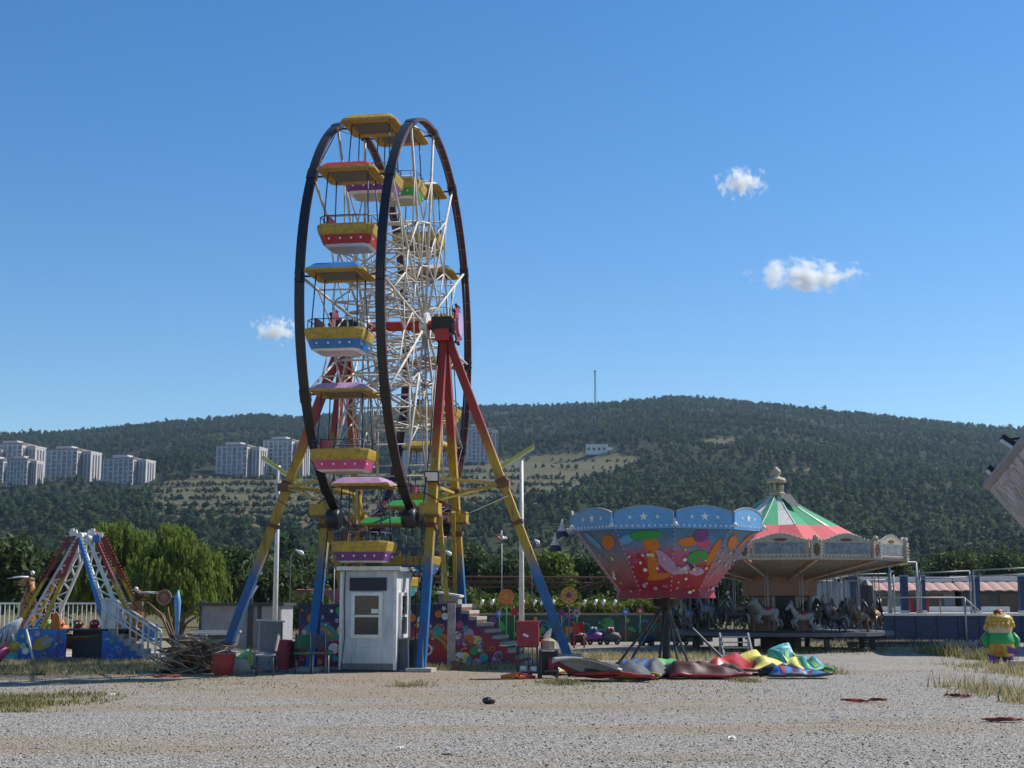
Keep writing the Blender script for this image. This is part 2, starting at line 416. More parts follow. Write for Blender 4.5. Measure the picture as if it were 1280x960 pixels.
fm = [foliage('pine foliage dark', (.014, .034, .014), (.026, .054, .02), .02, .2, True),
      foliage('pine foliage mid', (.019, .042, .015), (.032, .062, .021), .02, .2, True),
      foliage('oak foliage', (.028, .054, .016), (.048, .078, .024), .02, .2, True)]
APTS = [ # px left, px right, py top, py base, depth factor
    (-6, 10, 561, 604), (7, 48, 557, 604), (-14, 26, 577, 606), (24, 52, 576, 606), (73, 116, 564, 602), (143, 184, 575, 601), (281, 322, 559, 592), (338, 376, 552, 592), (505, 548, 543, 584), (583, 614, 536, 578)]
apt_spots = []
for (xl, xr, yt, yb) in APTS:
    hx, hy, hz = hillY((xl+xr)/2, yb); apt_spots.append((hx, hy, hz))
hx, hy, hz = hillY(746, 567); house_spot = (hx, hy, hz)
# jittered grid of trees over the hill and the flat wood in front of it
P_ = []
for (ya, yb, st) in ((175, 430, 7.2), (430, 900, 7.4), (900, 1500, 8.2), (1500, 2090, 9.0)):
    yy = np.arange(ya, yb, st)
    for y in yy:
        half = y*.375+40; x = np.arange(-half, half, st)
        P_.append(np.stack([x+rng.uniform(-st*.45, st*.45, len(x)), np.full(len(x), y)+rng.uniform(-st*.45, st*.45, len(x))], -1))
P_ = np.concatenate(P_); z = np.maximum(hill(P_[:, 0], P_[:, 1]), 0)
px_, py_ = proj(P_[:, 0], P_[:, 1], z)
keep = np.ones(len(P_), bool)
for q in TERR+BARE: keep &= ~in_poly(px_, py_, q)
for (hx, hy, hz) in apt_spots: keep &= ~((np.abs(P_[:, 0]-hx) < 24) & (P_[:, 1] > hy-28) & (P_[:, 1] < hy+26))
keep &= ~((np.abs(P_[:, 0]-house_spot[0]) < 16) & (P_[:, 1] > house_spot[1]-50) & (P_[:, 1] < house_spot[1]+14))
dens = fbm(P_[:, 0], P_[:, 1], 60, 5); keep &= (rng.random(len(P_)) < np.clip(.97+dens*.55, .35, 1))
P_ = P_[keep]; z = z[keep]
far = np.clip((P_[:, 1]-140)/1500, 0, 1)
hts = rng.uniform(6.0, 10.5, len(P_))*(1+.3*fbm(P_[:, 0], P_[:, 1], 90, 8))*np.where(rng.random(len(P_)) < .06, 1.35, 1)*(1-.1*far)
nr = P_[:, 1] < 480; wids = rng.uniform(.75, 1.15, len(P_)); PZ = np.column_stack([P_, z-.4])
tag(scatter_trees('woodland', PZ[nr], hts[nr]*.92, wids[nr], fm, seed=13, nq=420), 'dense dark wood on the flat ground between the fair and the hill', 'wood', kind='stuff')
tag(scatter_trees('forest', PZ[~nr], hts[~nr]*.86, wids[~nr]*1.05, fm, seed=3, nq=84), 'dark green pine and oak forest covering the hillside behind the fair', 'forest', kind='stuff')
# young trees planted in rows on the terraces
S_ = []
for q, poly in enumerate(TERR+BARE):
    a = np.array(poly); 
    for py in np.arange(a[:, 1].min()+3, a[:, 1].max(), 9.0 if q < 2 else 9):
        for px in np.arange(a[:, 0].min(), a[:, 0].max(), 4.1 if q < 2 else 10):
            p2 = px+random.uniform(-1.4, 1.4)
            if in_poly(np.array([p2]), np.array([py]), poly)[0] and random.random() < .86: S_.append(hillY(p2, py+random.uniform(-.35, .35)+1.5*math.sin(px/60)))
S_ = np.array(S_)
tag(scatter_trees('young_trees', S_, rng.uniform(2.8, 4.6, len(S_)), rng.uniform(.95, 1.3, len(S_)), fm[:2], seed=31, nq=36), 'young trees planted in rows on the brown hillside terraces', 'plantation', kind='stuff')

# ------------------------------------------------------------------ air
hz_m = bpy.data.materials.new('haze air'); hz_m.use_nodes = True; t = hz_m.node_tree
t.nodes.remove(t.nodes['Principled BSDF'])
pv = N(t, 'VolumePrincipled'); pv.inputs['Color'].default_value = (.55, .75, 1, 1); pv.inputs['Density'].default_value = 7.5e-5
pv.inputs['Anisotropy'].default_value = .2
t.links.new(pv.outputs[0], t.nodes['Material Output'].inputs['Volume'])
hb = mb(hz_m); hb.box((0, 1200, 170), (4400, 2620, 346)); tag(hb.build('haze'), kind='stuff')

# ------------------------------------------------------------------ clouds
def cloud_material(seed):
    m = bpy.data.materials.new('cloud vapour'); m.use_nodes = True; t = m.node_tree; t.nodes.remove(t.nodes['Principled BSDF'])
    tc = N(t, 'TexCoord').outputs['Object']
    ln = N(t, 'VectorMath', operation='LENGTH'); t.links.new(tc, ln.inputs[0])
    mp = N(t, 'Mapping'); mp.inputs['Location'].default_value = (seed*3.1, seed, seed*1.7); mp.inputs['Scale'].default_value = (2.3, 1.2, 1.0)
    t.links.new(tc, mp.inputs[0])
    n = noise(t, mp.outputs[0], 1.8, 6, .57)
    a = N(t, 'Math', operation='MULTIPLY_ADD'); a.inputs[1].default_value = 2.9; a.inputs[2].default_value = -1.15; t.links.new(n, a.inputs[0])
    b = N(t, 'Math', operation='SUBTRACT'); t.links.new(a.outputs[0], b.inputs[0]); t.links.new(ln.outputs['Value'], b.inputs[1])
    c = N(t, 'MapRange'); c.inputs[1].default_value = -.28; c.inputs[2].default_value = .3; c.inputs[3].default_value = 0; c.inputs[4].default_value = .08
    t.links.new(b.outputs[0], c.inputs[0])
    pv = N(t, 'VolumePrincipled'); pv.inputs['Color'].default_value = (1, 1, 1, 1); pv.inputs['Anisotropy'].default_value = .3
    t.links.new(c.outputs[0], pv.inputs['Density'])
    t.links.new(pv.outputs[0], t.nodes['Material Output'].inputs['Volume'])
    return m
for (cx, cy, wpx, hpx, sd, lab) in ((1010, 345, 90, 29, 1.0, 'largest of the white clouds, long and flat, above the right end of the hill'),
                                    (927, 229, 40, 24, 2.3, 'small white puff of cloud highest in the sky'),
                                    (345, 414, 42, 21, 4.1, 'small white cloud beside the left rim of the big wheel')):
    Yc = 3300; p = at(cx, cy, Yc)
    b = mbs(cloud_material(sd)); b.blob((0, 0, 0), 1.0, 16)
    o = tag(b.build('cloud'), lab, 'cloud', 'white clouds in the blue sky')
    o.location = p; o.scale = (wpx/FPX*Yc, 60, hpx/FPX*Yc)

# ------------------------------------------------------------------ houses on the hill
apbase = mat('apartment lilac grey', (.48, .455, .44), .85, scale=.3, amt=.1); apw = mat('apartment render', (.52, .5, .49), .85, scale=.3, amt=.1); aproof = mat('apartment roof tiles', (.27, .2, .18), .85, scale=.4)
apwin = mat('apartment window bay', (.12, .125, .15), .3, scale=.3, amt=0); apg = mat('apartment grey bay', (.26, .26, .3), .8, scale=.4, amt=0)
AL = ['pale apartment block at the far left edge, cut off by the frame', 'tallest block of the left cluster, standing behind two lower ones', 'lower pale block in front of the tall one at the left edge',
      'low pale block tucked below the tall left block', 'pale block with three wings, second from the right in the left cluster', 'lowest block of the left cluster, nearest the brown terraces',
      'pale block left of the lamp post beside the wheel', 'pale block just behind the lamp post left of the wheel', 'pale block half hidden behind the lower spokes of the wheel', 'pale block seen between the right wheel legs']
for i, (xl, xr, yt, yb) in enumerate(APTS):
    hx, hy, hz = apt_spots[i]; W = (xr-xl)/FPX*hy; top = at(xl, yt, hy).z; H = top-hz+4
    a = thing('apartment_block', AL[i], 'apartment building', (hx, hy, hz-4), R_(-14 if i < 8 else 8), 'apartment blocks on the hillside')
    D = W*.75; b = mb(apbase); b.box((0, 0, H/2), (W, D, H)); b.box((W*.62, D*.25, H*.47), (W*.34, D*.8, H*.94)); b.build('wall', a)
    b = mb(aproof); b.box((0, 0, H+.4), (W*1.04, D*1.04, .9)); b.build('roof', a)
    b = mb(apw); b.box((-W*.05, 0, H+2.0), (W*.5, D*.5, 2.4)); b.box((W*.62, D*.25, H*.94+.5), (W*.35, D*.84, 1)); b.m(dmetal)
    for k in range(5): b.box((-W*.4+W*.2*k, -D*.2, H+1.4), (1.1, 1.1, 1.2))
    b.tube((W*.1, 0, H+3), (W*.1, 0, H+6.5), .12, 5); b.build('roof_house', a)
    nf = int(H/3)
    for k in range(6):
        x = -W/2+W*(k+.5)/6; b = mb(apw); b.box((x-W*.055, -D/2-.4, H*.5), (W*.05, .8, H)); b.build('pilaster', a)
        b = mb(apwin if k % 2 else apg); b.box((x+W*.03, -D/2-.1, H*.48), (W*.1, .24, H*.92))
        for f_ in range(nf): b.m(apw if (k+f_) % 3 else apg); b.box((x+W*.03, -D/2-.3, 1.0+f_*3.0), (W*.09, .5, .8))
        b.build('window_bay', a)
    for k in range(3):
        x = W*.45+W*.34*(k+.6)/3; b = mb(apwin); b.box((x, D*.25-D*.4-.15, H*.46), (W*.05, .3, H*.86)); b.build('window_bay', a)
        b = mb(apwin); b.box((W/2+.12, -D*.38+k*D*.1, H*.48), (.3, D*.05, H*.86)); b.build('window_bay', a)
        b = mb(apwin); b.box((W*.79+.12, D*.05+k*D*.2, H*.46), (.3, D*.08, H*.86)); b.build('window_bay', a)
hx, hy, hz = house_spot
a = thing('hill_house', 'long white house alone on the bare hilltop clearing', 'house', (hx, hy, hz-1))
W = 32/FPX*hy; b = mb(white); b.box((-W*.05, 0, 4), (W*.85, 9, 8)); b.box((W*.45, 1, 3), (W*.25, 7, 6)); b.build('wall', a)
b = mb(cream); b.box((-W*.05, 0, 8.3), (W*.88, 9.6, .6)); b.build('roof', a)
for k in range(4): b = mb(apwin); b.box((-W*.38+k*W*.2, -4.6, 4.6), (2, .3, 2.2)); b.build('window', a)
def mast(px, pyb, pyt, lab, wd):
    hx, hy, hz = hillY(px, pyb); H = at(px, pyt, hy).z-hz
    a = thing('radio_mast', lab, 'mast', (hx, hy, hz)); b = mb(dmetal); h2 = wd/2
    L = [(-h2, -h2), (h2, -h2), (h2, h2), (-h2, h2)]; n = max(5, int(H/4))
    for (x, y) in L: b.tube((x, y, 0), (x*.6, y*.6, H), .3, 5)
    for k in range(n):
        for q in range(4):
            f1 = 1-.4*k/n; f2 = 1-.4*(k+1)/n; p1, p2 = L[q], L[(q+1) % 4]
            b.tube((p1[0]*f1, p1[1]*f1, H*k/n), (p2[0]*f2, p2[1]*f2, H*(k+1)/n), .2, 4)
    b.build('lattice', a)
    b = mb(gmetal)
    for q in range(4): an = q*1.57+.4; b.box((1.3*math.cos(an), 1.3*math.sin(an), H-1.5), (.7, .7, 3)); b.beam((0, 0, H-2), (1.3*math.cos(an), 1.3*math.sin(an), H-2), .2)
    b.build('antenna', a)
mast(743, 505, 463, 'tall lattice radio mast standing on the hill ridge', 2.6)
mast(820, 541, 508, 'dark lattice mast among the trees below the ridge top', 1.8)
mast(741, 566, 520, 'thin mast rising from the wood behind the white hill house', 1.4)

# ------------------------------------------------------------------ trees near the fair
def make_tree(name, lab, cat, loc, H, Wd, mt, group=None, seed=0, n=5000, leaf=.16, trunk=True, bush=False, squash=1):
    r = random.Random(seed); a = thing(name, lab, cat, loc, 0, group)
    cl = []; z0 = .05*H if bush else .22*H
    for i in range(16):
        an = r.random()*6.28; q = r.random()**.5*Wd*.33; z_ = z0+(H-z0)*(.15+.72*r.random()); k = 1-.55*max(0, (z_/H-.5)*2)
        rr = Wd*r.uniform(.13, .24); cl.append((q*k*math.cos(an), q*k*math.sin(an), z_, rr, rr, rr*r.uniform(.8, 1.15)*squash))
    cl = [(c[0], c[1], min(c[2], H-c[5]), c[3], c[4], c[5]) for c in cl]
    V, F = leaf_cloud(cl, n, leaf, seed=seed); V[:, 2] = np.maximum(V[:, 2], .02)
    o = fastmesh('crown', V, F, [mt]); o.parent = a
    b = mbs(bark); b.chain([(0, 0, 0), (.05*Wd, 0, H*.3), (-.03*Wd, .02*Wd, H*.6), (0, 0, H*.85)], [H*.03, H*.023, H*.016, H*.005], 7)
    for c in cl[:7]: b.chain([(0, 0, min(H*.45, c[2]*.6)), (c[0]*.5, c[1]*.5, c[2]*.85), c[:3]], [H*.012, H*.008, H*.003], 5)
    b.build('trunk', a); return a
lw = foliage('willow leaves', (.05, .09, .017), (.27, .33, .06), 1.3, .5)
ld = foliage('dark leaves', (.04, .062, .02), (.085, .115, .034), .8, .3)
lm = foliage('green leaves', (.05, .085, .02), (.11, .15, .035), .9, .3)
lb = foliage('bright leaves', (.09, .14, .02), (.2, .24, .04), .9, .35)
def willow(lab, loc, H, Wd, seed):
    a = thing('willow_tree', lab, 'willow', loc, 0, 'weeping willows behind the swinging ship'); r = np.random.default_rng(seed)
    V = []; F = []; off = 0; nst = 620
    tops = []
    for q in range(12):
        an = q*2.4; d_ = Wd*.4*(q/12)**.55; tops.append((d_*math.cos(an), d_*math.sin(an), H*(.93-.42*(d_/(Wd*.4))**2)*r.uniform(.86, 1.02)))
    for k in range(nst):
        c = tops[r.integers(len(tops))]; an = r.random()*6.28; q = r.random()**.5*Wd*.135
        sx, sy, sz = c[0]+q*math.cos(an), c[1]+q*math.sin(an), c[2]+r.uniform(-.06, .07)*H
        L = r.uniform(.25, .72)*sz; out = r.uniform(.15, .6)
        nl = int(30*L/2)+8
        for j in range(nl):
            f = j/nl; x = sx+out*math.cos(an)*math.sqrt(f)+r.normal()*.05; y = sy+out*math.sin(an)*math.sqrt(f)+r.normal()*.05; zz = sz+.12*math.sin(f*3)-L*f
            a2 = r.random()*6.28; wv = .045; lv = .13+.1*r.random(); dx, dy = math.cos(a2)*wv, math.sin(a2)*wv; ex, ey = math.cos(a2+1)*.06, math.sin(a2+1)*.06
            V += [(x-dx, y-dy, zz), (x+ex*.4, y+ey*.4, zz+lv*.4), (x+dx, y+dy, zz), (x+ex, y+ey, zz-lv)]
    V = np.array(V); V[:, 2] = np.maximum(V[:, 2], .03)
    V2, F2 = leaf_cloud([(c[0], c[1], c[2]-.15*H, Wd*.13, Wd*.13, H*.12) for c in tops], 5000, .13, 1.2, .55, seed)
    V = np.concatenate([V, V2]); F = np.arange(len(V)).reshape(-1, 4)
    o = fastmesh('crown', V, F, [lw]); o.parent = a
    b = mbs(bark); b.chain([(0, 0, 0), (.1, 0, H*.35), (-.1, .1, H*.75)], [.28, .2, .06], 8)
    for c in tops[:8]: b.chain([(0, 0, H*.3), (c[0]*.6, c[1]*.6, H*.6), c], [.12, .08, .03], 5)
    b.build('trunk', a)
willow('left weeping willow behind the ship ride, with loose bright crown', (X(146, 66), 66, 0), Z(638, 66), 5.8, 11)
willow('right weeping willow behind the container shed, with hanging curtain branches', (X(222, 62), 62, 0), Z(650, 62), 4.2, 12)
TR = [(-6, 74, 672, 5.0, ld), (22, 82, 686, 4.5, ld), (62, 78, 690, 4.0, ld), (300, 92, 676, 4.6, ld), (330, 84, 700, 4, ld), (378, 96, 690, 5, ld), (430, 90, 698, 4.5, ld),
      (480, 100, 690, 5, ld), (540, 92, 694, 4.6, ld), (590, 105, 680, 5, ld), (640, 96, 690, 5, ld), (745, 100, 692, 5, ld), (800, 96, 690, 4.6, ld), (860, 92, 696, 4.4, ld), (900, 88, 700, 4, ld), (1040, 110, 690, 5, ld), (1110, 120, 690, 5, ld), (1190, 118, 688, 5, ld), (1260, 112, 684, 5, ld)]
for i, (px, Y, pyt, Wd, mt) in enumerate(TR):
    lab = 'dark tree at the left edge behind the white railings' if i == 0 else 'dark green tree in the row standing behind the rides'
    make_tree('broadleaf_tree', lab, 'tree', (X(px, Y), Y, 0), Z(pyt, Y), Wd*1.15, mt, 'dark trees in the row behind the rides', 50+i, 3600, .2)
make_tree('round_bush', 'bright green rounded tree standing alone right of the lamp post', 'tree', (X(690, 98), 98, 0), Z(688, 98), 4.6, lb, None, 91, 5000, .17)
BS = [(395, 64, 742, 2.4), (540, 66, 735, 2.6), (575, 66, 738, 2.8), (600, 68, 735, 2.2), (612, 65, 738, 1.8), (650, 64, 742, 2.6), (760, 70, 742, 3), (800, 72, 738, 2.6), (860, 66, 742, 2.6)]
for i, (px, Y, pyt, Wd) in enumerate(BS):
    make_tree('green_bush', 'leafy green bush growing behind the rides', 'bush', (X(px, Y), Y, 0), Z(pyt, Y), Wd, lm, 'leafy bushes behind the rides', 120+i, 2200, .14, bush=True)
make_tree('potted_shrub', 'pale grey green shrub standing left of the carousel drum', 'shrub', (X(905, 47.5), 53.5, 0), 3.0, 2.6, foliage('grey leaves', (.04, .06, .05), (.09, .12, .1), 1, .2), None, 140, 3500, .12, bush=True)

# ------------------------------------------------------------------ ferris wheel (local x = axle, local y = away along the wheel plane)
WC = (-3.02, 36.0); WA = -0.156; HUB = 8.62; WR = 5.25; WW = .927
legpaint = zmat('leg paint', [(0, (.012, .1, .27)), (.28, (.014, .14, .36)), (.36, (.42, .27, .025)), (.62, (.48, .29, .02)), (.72, (.34, .035, .015)), (1, (.27, .012, .012))], 0.2, 8.9, .9)
wwhite = mat('weathered wheel white', (.54, .5, .43), .6, var=.3, scale=3, dirt=(.2, .12, .07), amt=.7)
fw = thing('ferris_wheel', 'tall ferris wheel with black rims, white spokes and coloured gondolas', 'ferris wheel', (WC[0], WC[1], 0), WA)
def wp(a, th, r): return Vector((a, -r*math.sin(th), HUB+r*math.cos(th)))      # th from the top towards the viewer
for sd in (-1, 1):
    b = MB(); n = 120; a0 = sd*WW; hw = .105
    for i in range(n):
        t1, t2 = 2*math.pi*i/n, 2*math.pi*(i+1)/n
        P = [[wp(a0+q, t_, r) for q, r in ((-hw, WR), (hw, WR), (hw, WR-.08), (-hw, WR-.08))] for t_ in (t1, t2)]
        for e, mt in ((0, black), (1, darkred), (2, darkred), (3, darkred)):
            b.m(mt).add([P[0][e], P[0][(e+1) % 4], P[1][(e+1) % 4], P[1][e]], [(0, 1, 2, 3)])
        if i % 2 == 0:
            b.m(rust); b.beam(wp(a0-.085, t1, WR-.09), wp(a0+.085, t1, WR-.09), .05, .03)
    for k in range(12):
        th = R_(28+30*k); b.m(black); b.beam(wp(a0, th-.03, WR-.05), wp(a0, th+.03, WR-.05), .235, .13)
        b.m(dmetal); b.blob(wp(a0-sd*-.118, th-.015, WR-.05), .02, 5); b.blob(wp(a0+sd*.118, th+.015, WR-.05), .02, 5)
    b.build('rim', fw)
    for k in range(12):
        th = R_(28+30*k); b = mbs(wwhite)
        b.tube(wp(sd*.8, th+.05, .25), wp(sd*WW, th, WR-.1), .034, 8); b.build('spoke', fw)
# white lattice between the two sides
b = mbs(wwhite)
for k in range(12):
    th, t2 = R_(28+30*k), R_(58+30*k); tm = (th+t2)/2
    for sd in (-1, 1):
        def q(t_, f): return wp(sd*(.8+(WW-.8)*f), t_, WR*f)
        b.tube(q(th, .52), q(t2, .52), .026, 5); b.tube(q(th, .3), q(t2, .3), .022, 5)
        b.tube(q(th, .3), q(tm, .5), .02, 5); b.tube(q(t2, .3), q(tm, .5), .02, 5); b.tube(q(th, .74), q(tm, .515), .02, 5); b.tube(q(t2, .74), q(tm, .515), .02, 5)
    for f1, f2 in ((.3, .52), (.52, .3), (.14, .3)):
        b.tube(wp(-.86, th, WR*f1), wp(.86, th, WR*f2), .022, 5); b.tube(wp(.86, th, WR*f1), wp(-.86, th, WR*f2), .022, 5)
    for f in (.3, .52): b.tube(wp(-.86, th, WR*f), wp(.86, th, WR*f), .026, 5)
    b.tube(wp(-.86, th, WR*.52), wp(.86, t2, WR*.52), .02, 5); b.tube(wp(.86, th, WR*.52), wp(-.86, t2, WR*.52), .02, 5); b.tube(wp(-.86, th, WR*.3), wp(.86, t2, WR*.3), .018, 5); b.tube(wp(-.88, th, WR*.74), wp(.88, th, WR*.74), .02, 5)
b.build('lattice', fw)
b = mbs(navy)
for k in range(12):
    th, t2 = R_(28+30*k), R_(58+30*k)
    b.tube(wp(-WW, th, WR-.12), wp(WW, th, WR-.12), .024, 6)
    for sd in (-1, 1): b.tube(wp(sd*WW, th, WR-.12), wp(sd*WW, t2, WR-.12), .014, 5)
b.build('tie_rods', fw)
b = mb(red); b.tube((-1.45, 0, HUB), (1.45, 0, HUB), .13, 12); b.m(white)
for sd in (-1, 1): b.lathe([(.0, -.09), (.34, -.09), (.34, .09), (.0, .09)], (sd*.8, 0, HUB), 16, axis=(1, 0, 0))
b.build('axle', fw)
for sd in (-1, 1):
    b = mb(black); b.box((sd*1.26, 0, HUB), (.5, .46, .36)); b.m(red); b.box((sd*1.3, 0, HUB-.3), (.36, .6, .3)); b.build('bearing', fw)
    b = mb(crimson); o = Vector((sd*1.62, 0, HUB)); b.disc(o, (0, 1, 0), (0, 0, 1), .46, .05, 10); b.m(lilac); b.disc(o+Vector((sd*.03+.025, 0, 0)), (0, 1, 0), (0, 0, 1), .3, .05, 14)
    b.m(black)
    for k in range(10): b.blob(o+Vector((.02, .5*math.cos(k*.628), .5*math.sin(k*.628))), .05, 6)
    b.build('hub_emblem', fw)
    # legs: near, far and the outrigger
    top = Vector((sd*1.3, 0, HUB-.1))
    for nm, ft in (('leg', Vector((sd*1.32, -2.45, .05))), ('leg', Vector((sd*1.35, 2.9, .05))), ('outrigger_leg', Vector((sd*4.45, -.1 if sd > 0 else .35, .3)))):
        b = mb(legpaint); dv = (ft-top); st = top+dv*.0
        b.beam(st, ft, .21, .2, (1, 0, 0) if nm == 'leg' else (0, 1, 0))
        for f in (.47, .6): b.m(brown); b.beam(top+dv*f, top+dv*(f+.012), .29, .29, (1, 0, 0) if nm == 'leg' else (0, 1, 0)); b.m(legpaint)
        b.m(concrete); b.box((ft.x, ft.y, ft.z*.5+.02), (.6, .6, ft.z+.04)); b.build(nm, fw)
    def lp(ft, z): f = (top.z-z)/(top.z-ft.z); return top+(ft-top)*f
    n_, f_, o_ = Vector((sd*1.32, -2.45, .05)), Vector((sd*1.35, 2.9, .05)), Vector((sd*4.45, 0, .3))
    b = mb(yellow)
    b.beam(lp(n_, 4.6), lp(o_, 4.5), .08); b.beam(lp(f_, 4.4), lp(o_, 4.5), .08); b.beam(lp(n_, 4.4), lp(f_, 4.4), .07); b.beam(lp(n_, 4.0), lp(o_, 4.5), .05); b.m(rust)
    b.box(lp(o_, 4.5), (.32, .3, .2)); b.build('brace', fw)
    # thinner yellow props beside the main legs
    b = mb(yellow); b.beam(lp(n_, 3.9)+Vector((sd*.1, .3, 0)), (sd*1.3+.32, -1.0, 1.6), .1); b.build('prop', fw); b = mb(yellow); b.beam(lp(f_, 3.9)+Vector((0, -.4, 0)), (sd*1.2, 2.2, 1.6), .1); b.build('prop', fw)
    for s2 in (-1, 1):
        yv = s2*2.05; zc = HUB-math.sqrt((WR+.0)**2-yv**2); zc = HUB-4.83
        d = mb(yellow); d.box((sd*1.36, s2*1.75, zc), (.46, .4, .28)); d.m(rust); d.box((sd*1.36, s2*1.75, zc-.16), (.5, .44, .05)); d.build('drive_unit', fw)
        c = mbs(black); c.lathe([(.06, -.15), (.2, -.17), (.24, -.12), (.245, 0), (.24, .12), (.2, .17), (.06, .15)], wp(sd*WW, R_(180-s2*-22.5 if False else (157.5 if s2 < 0 else 202.5)), WR+.235), 18, axis=(1, 0, 0)); c.build('drive_tyre', fw)
    b = mb(dmetal); c = lp(n_, 4.62)+Vector((0, -.26, 0)); b.box(c, (.36, .1, .27), (.35, 0, 0)); b.m(bulb); b.box(c+Vector((0, -.055, -.02)), (.3, .02, .21), (.35, 0, 0)); b.m(dmetal); b.beam(c+Vector((0, .05, -.1)), lp(n_, 4.5), .05); b.build('floodlight', fw)
for sd in (-1, 1):
    b = mbs(black); P_c = [Vector((sd*1.2, -.15, HUB-.3)), Vector((sd*1.22, -1.2, 5.4)), Vector((sd*1.16, -1.55, 4.2)), Vector((sd*1.17, -1.95, 2.6)), Vector((sd*1.17, -2.6, .05))]; b.chain(P_c, .018, 5); b.build('cable', fw)
    b = mbs(black); b.chain([P_c[2], Vector((sd*2.1, -1.0, 3.7)), Vector((sd*3.0, -.2, 4.2))], .014, 5); b.build('cable', fw)
# gondolas
under = mat('gondola underside', (.4, .38, .33), .7)
GC = [(yellow, purple, white), (red, red, white), (blue, blue, white), (lilac, pink, white), (lilac, purple, white), (green, teal, white),
      (green, blue, white), (yellow, red, white), (orange, yellow, white), (white, brown, brown), (white, brown, brown), (white, green, white)]
def ocframe(hx, hy, ch): return [(-hx+ch, -hy), (hx-ch, -hy), (hx, -hy+ch), (hx, hy-ch), (hx-ch, hy), (-hx+ch, hy), (-hx, hy-ch), (-hx, -hy+ch)]
def oloft(b, secs, mats, cap0=None, cap1=None):
    rings = [[(x, y, z) for x, y in ocframe(hx, hy, ch)] for hx, hy, ch, z in secs]
    for i in range(len(rings)-1):
        b.m(mats[i]); b.add(rings[i]+rings[i+1], [(k, (k+1) % 8, (k+1) % 8+8, k+8) for k in range(8)])
    if cap0: b.m(cap0).add(rings[0], [tuple(range(7, -1, -1))])
    if cap1: b.m(cap1).add(rings[-1], [tuple(range(8))])
for k in range(12):
    th = R_(28+30*k); p = wp(0, th, WR-.12); rc, bc, wc = GC[k]
    tu = MB(); z = -1.8
    oloft(tu, [(.46, .36, .1, z+.02), (.54, .48, .12, z+.06), (.61, .58, .14, z+.26), (.63, .6, .14, z+.29), (.67, .64, .16, z+.46), (.67, .64, .16, z+.5), (.62, .59, .14, z+.51), (.6, .58, .14, z+.3), (.5, .46, .1, z+.12)],
          [wc, bc, yellow, yellow, ochre, yellow, ochre, ochre], under, ochre)
    tu.m(bulb)
    for q in (-.36, -.1, .16, .38): tu.blob((q, -.56, z+.17), .028, 6)
    for q in (-.3, .3): tu.blob((-.585, q, z+.17), .028, 6); tu.blob((.585, q, z+.17), .028, 6)
    g_ = tu.build('gondola', fw); g_.location = p
    sg = 'gondola with %s band' % {purple: 'a purple', red: 'a red', blue: 'a blue', pink: 'a pink', teal: 'a teal', brown: 'a brown', green: 'a green', yellow: 'a yellow'}[bc]
    g_['label'] = sg
    rf = MB(); oloft(rf, [(.68, .68, .1, -.02), (.68, .68, .1, .03), (.52, .52, .08, .16), (.46, .46, .08, .18)], [yellow, rc, rc], ochre, rc)
    rf.m(grille); rf.box((0, 0, -.03), (.85, .75, .012)); rf.m(ochre)
    for q in (-1, 1): rf.box((q*.5, 0, -.035), (.06, 1.2, .02))
    rf.build('roof', g_)
    for x in (-.52, .52):
        for y in (-.46, .46):
            h = mbs(navy); h.tube((x, y, -1.3), (x*.9, y*.75, -.02), .016, 5); h.build('hanger', g_)
    rl = mbs(navy); P = [(x, y, z+.7) for x, y in ocframe(.6, .58, .14)]
    for i in range(8):
        rl.tube(P[i], P[(i+1) % 8], .012, 5); rl.tube(P[i], (P[i][0], P[i][1], z+.5), .011, 5)
    for q in (-.2, .2): rl.tube((q, -.58, z+.7), (q, -.58, z+.5), .01, 5)
    rl.build('rail', g_)
    st = mb(crimson if k % 2 else brown); st.box((-.3, 0, z+.36), (.3, .8, .14)); st.box((-.46, 0, z+.6), (.05, .7, .34)); st.build('seat', g_)

# platform under the wheel with painted space panels and steps
pf = thing('ride_platform', 'raised loading platform under the ferris wheel, painted with planets and stars', 'platform', (WC[0], WC[1], 0), WA)
PT = 1.54
spacep = zmat('space mural paint', [(0, (.25, .16, .02)), (.2, (.16, .02, .06)), (.45, (.4, .02, .025)), (.66, (.2, .02, .08)), (.76, (.03, .02, .12)), (1, (.012, .012, .07))], 0, 1.75, .55)
rb = random.Random(4)
def mural(b, o, x, y, Wd, H, inside, n, cols, rmin=.03, rmax=.14):
    o = Vector(o); x = Vector(x).normalized(); y = Vector(y).normalized(); nrm = x.cross(y); k = 0; tries = 0
    while k < n and tries < 4000:
        tries += 1; u, v = rb.uniform(.05, Wd-.05), rb.uniform(.05, H-.05); r = rb.uniform(rmin, rmax)
        if not inside(u, v, r): continue
        p = o+x*u+y*v+nrm*(.0015*(k % 7)); b.m(rb.choice(cols)); q = rb.random()
        if q < .35: b.disc(p, x, y, r, .006)
        elif q < .6: b.star(p, x, y, r*.75, .006, 5, .45, rb.random())
        elif q < .75: b.ring(p, x, y, r, r*.3, .006)
        elif q < .88: b.disc(p, x, y, r, .006, 14, r*.45, rb.random()*3)
        else: b.ring(p, x, y, r*1.5, r*.3, .006, 10, rb.random(), rb.random()+2.5)
        k += 1
b = mb(dmetal); b.box((-.4, 1.6, PT-.06), (3.9, 3.6, .12)); b.m(grey)
for x in (-2.2, -.4, 1.4):
    for y in (.1, 3.2): b.box((x, y, PT/2-.06), (.12, .12, PT-.12))
b.build('deck', pf)
f0 = -.24
cols = [white, paleyellow, teal, pink, orange, lilac, blue, green]
b = mb(spacep); b.box((-.375, f0+.03, PT/2), (3.9, .06, PT))
mural(b, (-2.3, f0, 0), (1, 0, 0), (0, 0, 1), 3.85, PT, lambda u, v, r: r < v < PT-r and r < u < 3.85-r, 95, cols)
